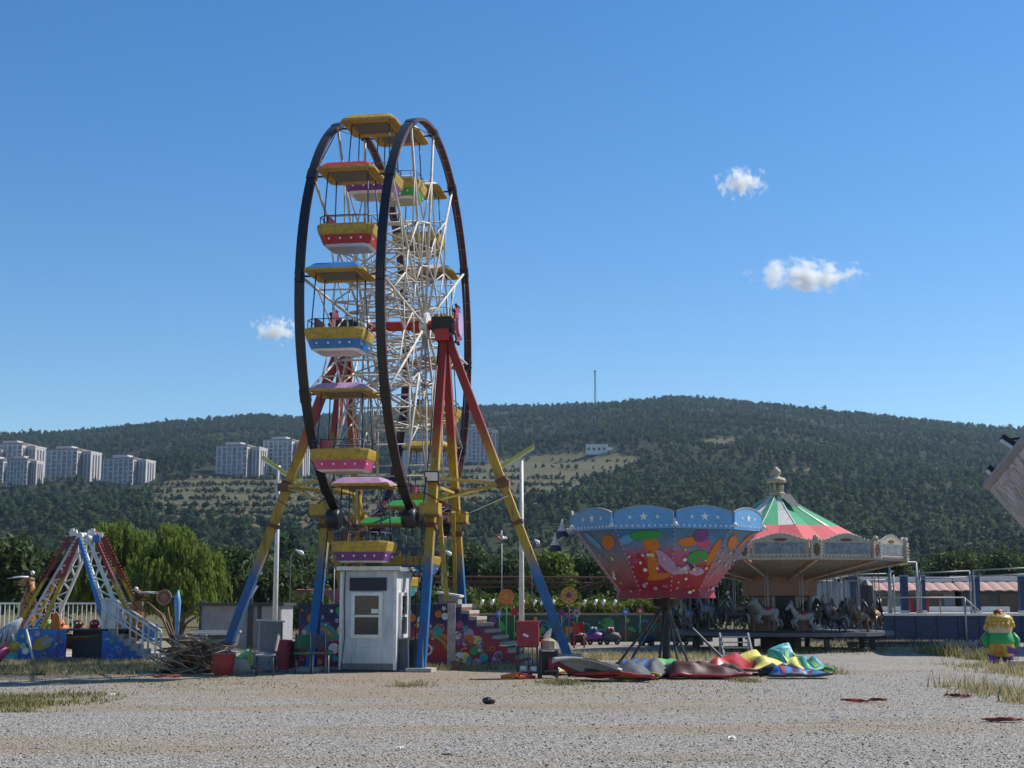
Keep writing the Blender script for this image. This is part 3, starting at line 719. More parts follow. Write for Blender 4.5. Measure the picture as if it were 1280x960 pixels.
b.m(teal); b.ring((-1.8, f0-.002, .55), (1, 0, 0), (0, 0, 1), .55, .1, .005, 14, .2, 2.4); b.m(yellow); b.ring((-1.8, f0-.003, .55), (1, 0, 0), (0, 0, 1), .44, .1, .005, 14, .2, 2.4); b.m(blue); b.ring((-1.8, f0-.004, .55), (1, 0, 0), (0, 0, 1), .33, .1, .005, 14, .2, 2.4)
b.m(orange); b.ring((1.05, f0-.003, .3), (1, 0, 0), (0, 0, 1), .62, .09, .005, 14, .3, 2.8); b.m(ochre); b.ring((1.05, f0-.004, .3), (1, 0, 0), (0, 0, 1), .5, .08, .005, 14, .3, 2.8)
b.build('painted_panel', pf)
ns = 10; sx0, sx1 = 1.62, 3.55; rise = PT/ns; run = (sx1-sx0)/ns
b = mb(spacep); out = [(sx0, 0)]+[(sx1, 0)]
for i in range(ns): xx = sx1-run*i; out += [(xx, rise*(i+1)-.09), (xx-run, rise*(i+1)-.09)]
b.prism(out, (0, f0+.06, 0), (1, 0, 0), (0, 0, 1), .06)
topat = lambda u: PT*(1-(u)/(sx1-sx0))-.16
mural(b, (sx0, f0, 0), (1, 0, 0), (0, 0, 1), sx1-sx0, PT, lambda u, v, r: v > r and v+r < topat(u+r), 60, cols, .03, .13)
b.build('stair_stringer', pf)
for i in range(ns):
    b = mb(concrete); x = sx1-run*(i+.5); b.box((x, f0+.75, rise*(i+1)-.04), (run+.03, 1.4, .08)); b.m(brown); b.box((x+run*.5, f0+.75, rise*(i+.5)-.06), (.02, 1.36, rise-.06)); b.build('step', pf)
b = mb(gmetal)
for x, zt in ((1.5, PT),): b.box((1.45, f0+.5, PT+.1), (.5, .5, .22)); b.m(white); b.box((1.45, f0+.5, PT+.24), (.6, .56, .05), (0, .15, 0))
b.build('control_desk', pf)

# ticket booth
siding, t, bb = newmat('white cabin siding'); p = N(t, 'TexCoord').outputs['Object']
wv = N(t, 'TexWave', wave_type='BANDS', bands_direction='X', wave_profile='SAW'); wv.inputs['Scale'].default_value = 1.6; mp = N(t, 'Mapping'); mp.inputs['Rotation'].default_value = (0, 0, .5); t.links.new(p, mp.inputs[0]); t.links.new(mp.outputs[0], wv.inputs['Vector'])
mz = N(t, 'Mapping'); mz.inputs['Scale'].default_value = (2.2, 2.2, .45); t.links.new(p, mz.inputs[0])
t.links.new(mixc(t, ramp(t, noise(t, mz.outputs[0], 2.6, 6, .7), [(.42, 0), (.72, .75)]), (.6, .61, .61), (.32, .31, .29)), bb.inputs['Base Color']); bb.inputs['Roughness'].default_value = .6
bump(t, bb, wv.outputs['Fac'], .6, .02)
bl = gnd(424, 839.5); bt = thing('ticket_booth', 'white ticket booth with sliding window and dark blank sign board', 'booth', (bl.x, bl.y, 0), WA-.03)
BW, BD, BH = 1.34, 1.25, 2.3
b = mb(siding); b.box((BW/2, BD/2, BH/2+.03), (BW, BD, BH-.06)); b.m(white)
for x in (0.02, BW-.02):
    for y in (.02, BD-.02): b.box((x, y, BH/2+.02), (.07, .07, BH-.05))
b.m(mat('booth grime', (.2, .19, .17), .9, var=.5, scale=6, amt=.6)); b.box((BW/2, -.006, .13), (BW-.1, .02, .12)); b.box((BW+.006, BD/2, .13), (.02, BD-.1, .12)); b.m(dmetal); b.box((BW/2, BD/2, .03), (BW-.06, BD-.06, .07)); b.build('wall', bt)
b = mbs(black); b.chain([(.12, -.05, BH), (.1, -.03, 1.6), (.13, -.03, .8), (.05, -.06, .02), (-.6, -.1, .015)], .012, 5); b.build('cable', bt)
b = mb(gmetal); b.box((BW/2+.03, BD/2, BH+.05), (BW+.2, BD+.22, .05), (.03, .02, 0)); b.m(white); b.box((BW/2+.03, -.1, BH+.065), (BW+.2, .03, .09))
for k in range(7): b.m(gmetal); b.box((-.02+k*.24, BD/2, BH+.085), (.03, BD+.2, .03), (.03, .02, 0))
b.build('roof', bt)
b = mb(mat('navy sign board', (.012, .014, .03), .6, amt=.1)); b.box((BW/2, -.025, 2.0), (.88, .05, .3)); b.build('sign_board', bt)
def sash(b0, name, o, x, y, w_, h_, par):
    o = Vector(o); x = Vector(x); y = Vector(y); n_ = x.cross(y)
    def bx(b, u, v, du, dv, th, off): b.prism([(u-du/2, v-dv/2), (u+du/2, v-dv/2), (u+du/2, v+dv/2), (u-du/2, v+dv/2)], o+n_*off, x, y, th)
    f = mb(white); fr = .08
    bx(f, -w_/2+fr/2, 0, fr, h_, .06, .0); bx(f, w_/2-fr/2, 0, fr, h_, .06, 0); bx(f, 0, h_/2-fr/2, w_-2*fr, fr, .06, 0); bx(f, 0, -h_/2+fr/2, w_-2*fr, fr, .06, 0); bx(f, 0, -.02, w_-2*fr, .05, .055, 0)
    fo = f.build(name, par); gl = mb(glass); bx(gl, 0, 0, w_-2*fr, h_-2*fr, .02, .005); gl.build('pane', fo); return fo
wo = sash(None, 'window', (BW*.5-.02, 0, 1.29), (1, 0, 0), (0, 0, 1), .74, 1.05, bt)
b = mb(white); b.box((BW*.5+.17, -.03, 1.38), (.17, .012, .1)); b.build('paper_slip', wo)
sash(None, 'side_window', (BW, BD*.45, 1.29), (0, 1, 0), (0, 0, 1), .62, 1.05, bt)
b = mb(mat('faded paper', (.55, .57, .58), .8, amt=.1)); b.box((BW*.5-.03, -.008, .55), (.45, .016, .46)); b.m(mat('faded print', (.42, .44, .46), .8, amt=0))
for k in range(7): b.box((BW*.5-.03, -.018, .72-k*.055), (.34-.05*(k % 3), .004, .016))
b.build('notice', bt)
# boards leaning against the booth
for i, (dx, dy, wd, hh, tl, lab, rz) in enumerate(((1.42, .18, .42, .78, .2, 'dark board leaning on the booth corner, behind the wider board', -.1), (1.66, .3, .62, .8, .42, 'wide dark grey board leaning outward beside the booth', -.25))):
    o = Matrix.Rotation(WA, 3, 'Z') @ Vector((dx, dy, 0))+Vector(bl); o.z = hh/2*math.cos(tl)
    b = mb(dgrey); b.box((0, 0, 0), (wd, .05, hh)); b.m(grey)
    for q in (-1, 1): b.box((q*(wd/2-.02), -.032, 0), (.03, .016, hh-.02)); b.box((0, -.032, q*(hh/2-.02)), (wd-.07, .016, .03))
    a = tag(b.build('leaning_board'), lab, 'board', 'boards leaning by the booth'); a.location = o; a.rotation_euler = (-tl*.7, -tl*.35, rz+WA)
# rusty pillar and little box
pg = Vector((X(564.5, 34.6), 34.6, 0)); b = mb(mat('peeling white paint', (.42, .36, .32), .8, var=.5, scale=5, dirt=(.16, .06, .035), amt=.8)); b.box((0, 0, .79), (.19, .19, 1.58)); b.m(rust); b.box((0, 0, .03), (.4, .4, .06)); b.box((0, 0, 1.6), (.24, .24, .04))
a = tag(b.build('metal_pillar', bevel=.01), 'square pillar with peeling white and rusty paint before the stairs', 'pillar'); a.location = pg
pg = gnd(568, 838); b = mb(brown); b.box((0, 0, .1), (.15, .15, .2)); b.m(dmetal); b.box((0, 0, .21), (.17, .17, .03)); a = tag(b.build('small_box'), 'small dark brown box on the gravel below the rusty pillar', 'box'); a.location = pg

# ------------------------------------------------------------------ chair swing ride with blue crown
SY = 36.6; sw = thing('swing_ride', 'chair swing ride with blue starred crown and painted red funnel', 'fairground ride', (X(832, SY), SY, 0), 0)
cone = zmat('funnel paint', [(0, (.26, .006, .01)), (.3, (.36, .01, .015)), (.55, (.42, .03, .06)), (.76, (.42, .1, .18)), (.88, (.12, .22, .36)), (1, (.05, .18, .38))], 1.7, 3.42, .5)
c2 = zmat('funnel side paint', [(0, (.26, .006, .01)), (.26, (.38, .02, .04)), (.45, (.44, .08, .12)), (.62, (.36, .16, .16)), (.78, (.2, .2, .26)), (1, (.1, .18, .3))], 1.7, 3.42, .6)
RC = 2.46; z1, z0 = 3.38, 1.69
ph0 = -math.pi/2
def vtx(k, r, z): return Vector((r*math.cos(ph0+k*math.pi/5), r*math.sin(ph0+k*math.pi/5), z))
def crad(z): f = (z-z0)/(z1-z0); return 1.24+.0*f+1.15*max(0, f-.12)/.88*1.0
fun = MB()
for k in range(10):
    zs = [z0, z0+.2, z0+.6, z0+1.0, z0+1.35, z1]; fun.m(cone if k in (0, 9) else c2)
    for i in range(5):
        r1, r2 = crad(zs[i])+(.06 if i == 0 else 0), crad(zs[i+1])
        fun.add([vtx(k, r1, zs[i]), vtx(k+1, r1, zs[i]), vtx(k+1, r2, zs[i+1]), vtx(k, r2, zs[i+1])], [(0, 1, 2, 3)])
fun.m(dmetal).add([vtx(k, 1.3, z0) for k in range(10)], [tuple(range(10))])
fo = fun.build('funnel', sw)
def facept(k, u, z, off=.012):      # u in -1..1 along the face
    r = crad(z); a_, c_ = vtx(k, r, z), vtx(k+1, r, z); p = a_.lerp(c_, (u+1)/2)
    x = (c_-a_).normalized(); y = (vtx(k+.5, crad(z+.1)*.951, z+.1)-vtx(k+.5, r*.951, z)).normalized(); n_ = x.cross(y)
    return p+n_*off, x, y
def dec(b, k, u, z, rx, ry, mt, off=.012, ph=0, st=0):
    o, x, y = facept(k, u, z, off); b.m(mt)
    if st: b.star(o, x, y, rx, .005, 5, .4, ph)
    else: b.disc(o, x, y, rx, .005, 18, ry, ph)
b = MB()      # loose balloons, ribbons and confetti
for k, u, z, rx, ry, mt, ph in ((9, .0, 3.2, .42, .13, green, .05), (9, -.75, 3.1, .2, .12, skyblue, .5), (9, .15, 2.98, .2, .2, orange, 0), (9, .1, 2.5, .14, .42, orange, -.15), (9, .3, 2.22, .32, .1, orange, .2), (9, .72, 2.55, .17, .42, lilac, .55), (9, -.45, 2.45, .12, .4, red, .1),
                                (0, -.4, 3.05, .3, .13, orange, .1), (0, .0, 3.2, .2, .2, purple, 0), (0, .22, 3.0, .2, .13, pink, -.3), (0, .15, 2.68, .27, .2, green, .1), (0, -.25, 2.4, .24, .12, lilac, .5), (0, .3, 2.35, .22, .12, lilac, -.2), (0, -.1, 2.5, .06, .24, purple, .7), (0, .8, 2.8, .1, .4, orange, -.2),
                                (8, .3, 3.05, .3, .17, orange, .5), (8, -.5, 3.1, .1, .3, skyblue, .6),
                                (1, -.3, 3.05, .3, .16, orange, -.5), (1, .6, 3.1, .1, .3, orange, -.6)):
    dec(b, k, u, z, rx, ry, mt, .012+.002*(len(b.f) % 5), ph)
b.build('balloon_mural', fo)
b = MB()
for i in range(70):
    k = rb.choice((9, 9, 0, 0, 8, 1)); z = rb.uniform(1.8, 2.9); u = rb.uniform(-.9, .9); q = rb.uniform(.025, .06)
    dec(b, k, u, z, q, q, rb.choice((white, white, lilac, pink, paleyellow)), .026, rb.random(), rb.random() < .3)
for k in range(10):       # light-coloured ribs with bulbs along every edge
    for z in np.arange(z0+.08, z1, .11): b.m(lilac); b.blob(vtx(k, crad(z)+.012, z), .026, 6)
b.build('confetti', fo)
for k in range(10):
    a_, c_ = vtx(k, RC, 0), vtx(k+1, RC, 0); x = (c_-a_).normalized(); L = (c_-a_).length; o = (a_+c_)/2
    b = mb(skyblue); hh = [(-L/2+.03, 3.42), (L/2-.03, 3.42)]+[(L/2-.03-.0, 3.72)]+[((L/2-.03)*(1-2*i/10), 3.76+.13*math.sin(math.pi*i/10)) for i in range(1, 10)]+[(-L/2+.03, 3.72)]
    b.prism(hh, o-Vector((0, 0, 0)), x, (0, 0, 1), -.05 if False else .05)
    n_ = x.cross(Vector((0, 0, 1)))
    b.m(white); up = (0, 0, 1)
    b.star(o+n_*.052+Vector((0, 0, 3.63)), x, up, .11, .005); b.star(o+n_*.052+x*.34+Vector((0, 0, 3.62)), x, up, .06, .005); b.star(o+n_*.052-x*.34+Vector((0, 0, 3.62)), x, up, .06, .005)
    b.m(skyblue)
    for i in range(12):
        q0, q1 = -1+2*i/12, -1+2*(i+1)/12; w2 = L/2-.03; f = lambda q: 3.76+.13*math.cos(q*math.pi/2)**1 if abs(q) < .99 else 3.74
        b.m(gmetal); b.beam(o+n_*.03+x*q0*w2+Vector((0, 0, f(q0))), o+n_*.03+x*q1*w2+Vector((0, 0, f(q1))), .06, .03)
    b.build('crown_panel', sw)
b = mb(blue)
for k in range(10):
    a_, c_ = vtx(k, RC+.02, 3.39), vtx(k+1, RC+.02, 3.39); b.m(skyblue); b.beam(a_, c_, .05, .1)
    for i in range(11): b.m(bulb); b.blob(a_.lerp(c_, (i+.5)/11)+(a_+c_).normalized()*.04-Vector((0, 0, .01)), .03, 6)
b.m(white)
for k in range(10): b.blob(vtx(k, RC+.08, 3.44), .06, 8); b.tube(vtx(k, RC, 3.41), vtx(k, RC+.2, 3.4), .025, 6)
b.build('bulb_band', sw)
b = mb(dmetal); b.lathe([(0, 3.4), (2.4, 3.36), (2.42, 3.44), (0, 3.75)], (0, 0, 0), 10, ph0); b.build('canopy', sw)
b = mb(black); b.tube((0, 0, 0), (0, 0, z0), .1, 10); b.lathe([(.14, z0-.3), (.34, z0-.2), (.4, z0-.02)], (0, 0, 0), 12); b.build('mast', sw)
for k, (x, y) in enumerate(((-1.05, -.9), (-.35, -1.5), (1.45, -1.1), (.7, 1.3), (-1.1, 1.2), (.28, -.3))):
    b = mb(dmetal); b.beam((x*.1, y*.1, z0-.25), (x, y, .04), .05); b.box((x, y, .02), (.2, .2, .04)); b.build('leg', sw)
for sd, zz, xx in ((-1, 3.36, -2.62), (-1, 3.0, -2.8)):
    b = mbs(navy); b.lathe([(.02, .2), (.05, .1), (.16, -.04), (.17, -.12)], (xx, .1, zz), 12); b.m(white); b.lathe([(.0, .34), (.03, .26), (.07, .12), (.13, .0)], (xx, .1, zz+.03), 12); b.m(white); b.tube((xx, .1, zz+.1), (-2.35, .1, 3.4), .03, 6); b.build('horn_lamp', sw)

# ------------------------------------------------------------------ galloping-horse carousel
CY = 49.0; CX = X(975, CY); ca = thing('carousel', 'horse carousel with red green and white striped tent roof and ornate cornice', 'carousel', (CX, CY, 0), 0)
tred = mat('faded red canvas', (.6, .1, .11), .8, var=.12, amt=.25, dirt=(.4, .2, .17)); tgreen = mat('green canvas', (.03, .3, .14), .8, amt=.2); twhite = mat('white canvas', (.68, .66, .58), .8, amt=.3)
orn = mat('cornice cream', (.46, .4, .3), .7, var=.3, scale=6, dirt=(.14, .08, .05), amt=.6)
ornd = mat('cornice brown', (.16, .075, .035), .6, var=.5, scale=8); paint = mat('landscape picture', (.22, .25, .26), .5, var=.6, scale=3.5, dirt=(.05, .07, .06), amt=.9)
ceilp = mat('painted ceiling', (.44, .37, .28), .6, var=.5, scale=4, dirt=(.09, .05, .04), amt=.9)
tan = mat('tan drum paint', (.36, .2, .13), .7, amt=.4)
NP = 12; cph = -math.pi/2+math.pi/12*.35
def cv(k, r, z): return Vector((r*math.cos(cph+k*2*math.pi/NP), r*math.sin(cph+k*2*math.pi/NP), z))
b = MB()
RZ = [(3.6, 3.28), (2.85, 3.68), (2.1, 4.1), (1.15, 4.62), (.5, 5.02), (.14, 5.24)]
for k in range(24):
    for i in range(5):
        b.m(tred if i < 2 else (twhite if k % 3 == 2 else tgreen))
        def q(j, rr, zz): a_ = cph+j*2*math.pi/24; sag = (.93 if j % 2 else 1.0); return Vector((rr*math.cos(a_)*sag, rr*math.sin(a_)*sag, zz-(.0 if j % 2 else -.02)))
        b.add([q(k, *RZ[i]), q(k+1, *RZ[i]), q(k+1, *RZ[i+1]), q(k, *RZ[i+1])], [(0, 1, 2, 3)])
    b.m(twhite)
    for i in range(5): b.beam(q(k, *RZ[i]), q(k, *RZ[i+1]), .03) if k % 2 == 0 and i >= 2 else None
b.build('tent_roof', ca)
b = mb(mat('grey torn canvas', (.12, .12, .12), .9)); b.sheet(lambda u, v: (.05+.42*u*(1-.3*v)-.05+.28*v, -(.25+.75*v)-.03, 5.27-.47*v*1.02-.02*u), 4, 6); b.build('canvas_patch', ca)
b = mbs(orn); b.lathe([(.0, 5.2), (.26, 5.22), (.3, 5.3), (.2, 5.34)], (0, 0, 0), 10)
for k in range(6): b.tube((.2*math.cos(k*1.047), .2*math.sin(k*1.047), 5.3), (.2*math.cos(k*1.047), .2*math.sin(k*1.047), 5.66), .045, 6)
b.lathe([(.28, 5.64), (.34, 5.7), (.3, 5.8), (.12, 5.86), (.1, 5.9), (.17, 5.98), (.15, 6.1), (.06, 6.16), (.0, 6.24)], (0, 0, 0), 10); b.box((-.14, 0, 5.95), (.16, .1, .12)); b.build('finial', ca)
for k in range(NP):
    a_, c_ = cv(k, 4.22, 0), cv(k+1, 4.22, 0); x = (c_-a_).normalized(); L = (c_-a_).length; o = (a_+c_)/2; n_ = x.cross(Vector((0, 0, 1))); up = (0, 0, 1)
    b = mb(orn); h_ = L/2-.2
    out = [(-h_, 2.96), (h_, 2.96), (h_, 3.5)]+[(h_*(1-2*i/8), 3.52+.22*math.sin(math.pi*i/8)**1.6) for i in range(1, 8)]+[(-h_, 3.5)]
    b.prism(out, o, x, up, .06); b.m(paint); b.prism([(-h_+.1, 3.1), (h_-.1, 3.1), (h_-.1, 3.44), (-h_+.1, 3.44)], o+n_*.06, x, up, .012)
    b.m(ornd); b.disc(o+n_*.06+Vector((0, 0, 3.53)), x, up, .22, .014, 14, .05)
    b.m(bulb)
    for i in range(14): b.blob(o+n_*.08+x*(-h_+2*h_*(i+.5)/14)+Vector((0, 0, 3.03)), .026, 6)
    for i in range(12): q = -1+2*(i+.5)/12; b.blob(o+n_*.07+x*q*h_+Vector((0, 0, 3.52+.22*math.cos(q*math.pi/2)**1.6)), .028, 6)
    for q in range(16): b.m(twhite); b.disc(o+n_*-.05+x*(-L/2+L*(q+.5)/16)+Vector((0, 0, 3.52+.0*q)), x, up, .05, .01, 8)
    b.build('cornice_panel', ca)
    b = mb(orn); p = cv(k, 4.26, 3.22); d = Vector((p.x, p.y, 0)).normalized(); xx = d.cross(Vector((0, 0, 1)))
    b.box(p, (.36, .14, .58), Matrix((-xx, d, Vector((0, 0, 1)))).transposed()); b.m(ornd); b.disc(p+d*.075, -xx, up, .1, .012, 14, .2)
    b.m(orn); b.blob(p+Vector((0, 0, .36)), .1, 8); b.m(bulb)
    for i in range(6):
        for s2 in (-.15, .15): b.blob(p+d*.08-xx*s2+Vector((0, 0, -.24+.1*i)), .024, 6)
    b.build('cornice_post', ca)
    # sloping painted ceiling between the rafters
    b = mb(ceilp); q = [cv(k+.06, 4.2, 2.95), cv(k+.94, 4.2, 2.95), cv(k+.9, 1.45, 2.42), cv(k+.1, 1.45, 2.42)]; b.add(q, [(0, 1, 2, 3)]); b.add([p_+Vector((0, 0, .04)) for p_ in q], [(3, 2, 1, 0)])
    b.build('ceiling_panel', ca)
    b = mb(tan); b.beam(cv(k, 4.3, 2.94), cv(k, 1.25, 2.36), .16, .1); b.m(twhite); b.beam(cv(k, 4.3, 2.88), cv(k, 1.3, 2.3), .05, .03); b.build('rafter', ca)
b = mb(orn); b.lathe([(4.3, 2.9), (4.34, 2.98)], (0, 0, 0), NP, cph); b.m(white); b.box((4.38, .2, 3.5), (.14, .1, .24)); b.box((4.44, .2, 3.7), (.08, .08, .2), (0, .4, 0)); b.build('cornice_trim', ca)
b = MB(); b.lathe([(1.0, .6), (1.0, 1.75), (1.04, 1.76), (1.26, 1.8), (1.3, 2.42)], (0, 0, 0), 8, -math.pi/2+math.pi/8, [tan, tan, orn, tan]); 
for k in range(8): 
    p = Vector((1.03*math.cos(-math.pi/2+math.pi/8+k*math.pi/4), 1.03*math.sin(-math.pi/2+math.pi/8+k*math.pi/4), 0)); b.m(orn); b.beam(p+Vector((0, 0, .6)), p+Vector((0, 0, 1.8)), .09)
b.build('drum', ca)
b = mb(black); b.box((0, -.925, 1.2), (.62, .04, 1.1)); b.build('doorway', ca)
for k in (1, 2, 3, 5, 6, 7):
    an = -math.pi/2+k*math.pi/4; b = mb(glass if k % 2 else orn); p = Vector((.935*math.cos(an), .935*math.sin(an), 1.35)); d = Vector((math.cos(an), math.sin(an), 0)); b.prism([(-.24, -.3), (.24, -.3), (.24, .3), (-.24, .3)], p, d.cross(Vector((0, 0, -1))), (0, 0, 1), .012); b.build('mirror_panel', ca)
deckm = mat('carousel deck', (.1, .1, .11), .7)
b = mb(deckm); b.lathe([(.0, .56), (3.72, .56), (3.75, .5), (3.75, .62), (0, .62)], (0, 0, 0), 24, cph); b.m(dmetal); b.lathe([(.4, .03), (.7, .05), (.7, .5)], (0, 0, 0), 12)
for k in range(8): an = k*.785+.3; b.box((3.1*math.cos(an), 3.1*math.sin(an), .25), (.16, .16, .5)); b.beam((0, 0, .46), (3.6*math.cos(an), 3.6*math.sin(an), .46), .1)
b.build('platform', ca)
hbody = [mat('white horse coat', (.27, .265, .25), .5), mat('grey horse coat', (.12, .12, .125), .5), mat('cream horse coat', (.34, .29, .15), .5), mat('black horse coat', (.03, .028, .028), .4), mat('brown horse coat', (.14, .075, .04), .4)]
hsad = [crimson, blue, green, brown, yellow]
def horse_mesh(mt):
    b = mbs(mt)
    b.chain([(-.46, 0, .02), (-.4, 0, .05), (-.22, 0, .05), (0, 0, .0), (.2, 0, .02), (.34, 0, .07), (.42, 0, .1)], [.05, .15, .19, .165, .18, .165, .06], 10)
    b.chain([(.28, 0, .06), (.42, 0, .26), (.52, 0, .46), (.55, 0, .56)], [.17, .12, .085, .075], 9, .75)
    b.chain([(.47, 0, .6), (.56, 0, .57), (.68, 0, .45), (.78, 0, .36), (.81, 0, .33)], [.05, .09, .075, .055, .035], 8, .8)
    for s2 in (-1, 1): b.chain([(.49, s2*.04, .62), (.48, s2*.05, .73)], [.028, .005], 5)
    for s2, K in ((-1, ((.3, -.02), (.52, -.2), (.46, -.42), (.42, -.47))), (1, ((.3, -.02), (.44, -.28), (.3, -.42), (.25, -.43)))):
        b.chain([(x, s2*.1, z) for x, z in K], [.085, .055, .036, .045], 7)
    for s2, K in ((-1, ((-.36, 0), (-.36, -.26), (-.55, -.36), (-.62, -.55), (-.57, -.58))), (1, ((-.36, 0), (-.27, -.26), (-.42, -.4), (-.44, -.6), (-.38, -.62)))):
        b.chain([(x, s2*.1, z) for x, z in K], [.12, .07, .045, .036, .045], 7)
    return b
hm = []
for i, mt in enumerate(hbody):
    o = horse_mesh(mt).build('horse', ca); s_ = mb(hsad[i]); s_.smooth = True; s_.chain([(-.16, 0, .13), (-.1, 0, .14), (.06, 0, .11), (.14, 0, .16)], [.13, .14, .14, .12], 8); s_.build('saddle', o)
    m_ = mbs(black if i != 3 else hbody[0]); m_.chain([(.5, 0, .66), (.42, 0, .5), (.3, 0, .3)], [.03, .06, .03], 6, .5); m_.build('mane', o); m_ = mbs(black if i != 3 else hbody[0]); m_.chain([(-.45, 0, .08), (-.62, 0, .02), (-.7, 0, -.2), (-.68, 0, -.36)], [.03, .05, .06, .01], 6); m_.build('tail', o)
    p_ = mbs(gmetal); p_.tube((0, 0, -.78), (0, 0, 2.0), .02, 6); p_.build('pole', o); hm.append(o)
rh = random.Random(3); first = set()
for ring, (r, n, off) in enumerate(((3.3, 19, .12), (2.5, 14, .3), (1.7, 9, .1))):
    for k in range(n):
        an = off+2*math.pi*k/n; i = rh.choice((0, 1, 1, 2, 3, 3, 4)) if ring < 2 else rh.choice((1, 3, 0)); zz = 1.16+rh.uniform(-.1, .18)
        src = hm[i]
        o = src if i not in first else dup(src, ca); first.add(i)
        o.location = (r*math.cos(an), r*math.sin(an), zz); o.rotation_euler = (0, 0, an-math.pi/2 if k % 1 == 0 else 0); o.scale = (.7,)*3
st = thing('metal_steps', 'grey metal steps in front of the carousel deck', 'steps', (X(921, 42), 42, 0), .05)
for i in range(4): b = mb(gmetal); b.box((0, .12*i, .12+.15*i), (.8, .16, .035)); b.build('tread', st)
for s2 in (-1, 1):
    b = mb(gmetal); b.beam((s2*.42, -.15, .02), (s2*.42, .5, .68), .05, .05); b.beam((s2*.42, .5, 0), (s2*.42, .5, .66), .05); b.build('side_rail', st)

# ------------------------------------------------------------------ swinging ship ride on its concrete slab
slab = MB().m(concrete)
slab.prism([(-22, 0), (X(190, 36.7), 0), (X(214, 38.4), 1.7), (X(214, 43), 6.5), (-22, 6.5)], (0, 36.7, 0), (1, 0, 0), (0, 1, 0), .13)
tag(slab.build('concrete_slab', bevel=.02), 'low concrete slab with weathered edge carrying the swinging ship ride', 'slab')
VY = 38.2; vx = X(104, VY); vk = thing('ship_ride', 'small swinging ship ride with dragon heads and white lattice frame', 'fairground ride', (vx, VY, .13), .06); vk.scale = (.9, .9, .91)
sea = zmat('sea mural paint', [(0, (.08, .14, .12)), (.25, (.02, .09, .3)), (.6, (.02, .12, .42)), (1, (.04, .22, .5))], .2, 1.2, .6)
vleg = zmat('ship frame paint', [(0, (.55, .36, .03)), (.42, (.55, .36, .03)), (.5, (.25, .02, .03)), (1, (.25, .02, .03))], 1.0, 3.7, .2)
T_ = 3.52
for s2 in (-1, 1):
    for yy, front in ((-.85, True), (.85, False)):
        p, q = Vector((s2*.12, yy*.6, T_)), Vector((s2*1.46, yy, .86))
        b = mb(vleg if front else vleg); off = Vector((s2*.17, 0, .1))
        if front:
            p2, q2 = Vector((s2*.0, -.9, T_-.1)), Vector((s2*.9, -1.0, .86)); b = mb(vleg if s2 < 0 else blue); b.beam(p2, q2, .12, .1)
            for i in range(26): b.m(bulb if s2 > 0 else red); b.blob(p2.lerp(q2, (i+.5)/26)+Vector((s2*.09, -.03, .0)), .03, 6)
            b.build('front_leg', vk)
        b = mb(vleg); b.beam(p+off, q+off, .08, .09)
        for i in range(30): b.m(yellow if i > 18 else red); b.blob((p+off).lerp(q+off, (i+.5)/30)+Vector((s2*.08, 0, .06)), .03, 6)
        b.build('bulb_beam', vk)
        b = mb(white); L1a, L1b = p, q; L2a, L2b = p-Vector((s2*.0, 0, .5)), q-Vector((s2*.42, 0, 0)); b.beam(L1a, L1b, .07); b.beam(L2a, L2b, .07)
        for i in range(7):
            f, g2 = i/6, min(1, (i+.5)/6); b.beam(L1a.lerp(L1b, f), L2a.lerp(L2b, f), .05); b.beam(L2a.lerp(L2b, f), L1a.lerp(L1b, min(1, (i+1)/6)), .04)
        b.build('lattice_leg', vk)
b = mb(white); b.tube((0, -.9, T_-.02), (0, .9, T_-.02), .09, 10)
for x in (-.26, .26): b.box((x, -.5, T_+.06), (.22, .14, .15), (0, x*.9, 0)); b.box((x*1.15, -.5, T_+.16), (.1, .12, .07)); b.box((x, .5, T_+.06), (.22, .14, .15))
b.m(blue); b.box((.42, -.55, T_-.1), (.2, .1, .2)); b.build('axle_head', vk)
# hull
def hullpt(u, v):
    x = -1.55+3.1*u; e = 1-(2*u-1)**2; wd = .52*max(.05, e)**.5; a_ = math.pi*v; rise = .42*(abs(2*u-1)**2.4)
    return (x*1.02, -wd*math.cos(a_), .62-.36*math.sin(a_)*max(.05, e)**.4+rise)
b = mbs(mat('ship hull brown', (.3, .1, .025), .5)); b.sheet(hullpt, 20, 8, .03); 
b.m(yellow); b.chain([hullpt(i/20, 0) for i in range(21)], .03, 6); b.chain([hullpt(i/20, 1) for i in range(21)], .03, 6); b.build('hull', vk)
scale_m, t, bb = newmat('orange dragon scales'); p = pos(t); vo = N(t, 'TexVoronoi', feature='DISTANCE_TO_EDGE'); vo.inputs['Scale'].default_value = 4.5; t.links.new(p, vo.inputs['Vector'])
c = mixc(t, noise(t, p, 5, 4), (.36, .1, .015), (.46, .22, .03)); c = mixc(t, ramp(t, vo.outputs['Distance'], [(.03, 1), (.08, 0)]), c, (.05, .022, .012)); t.links.new(c, bb.inputs['Base Color']); bb.inputs['Roughness'].default_value = .5
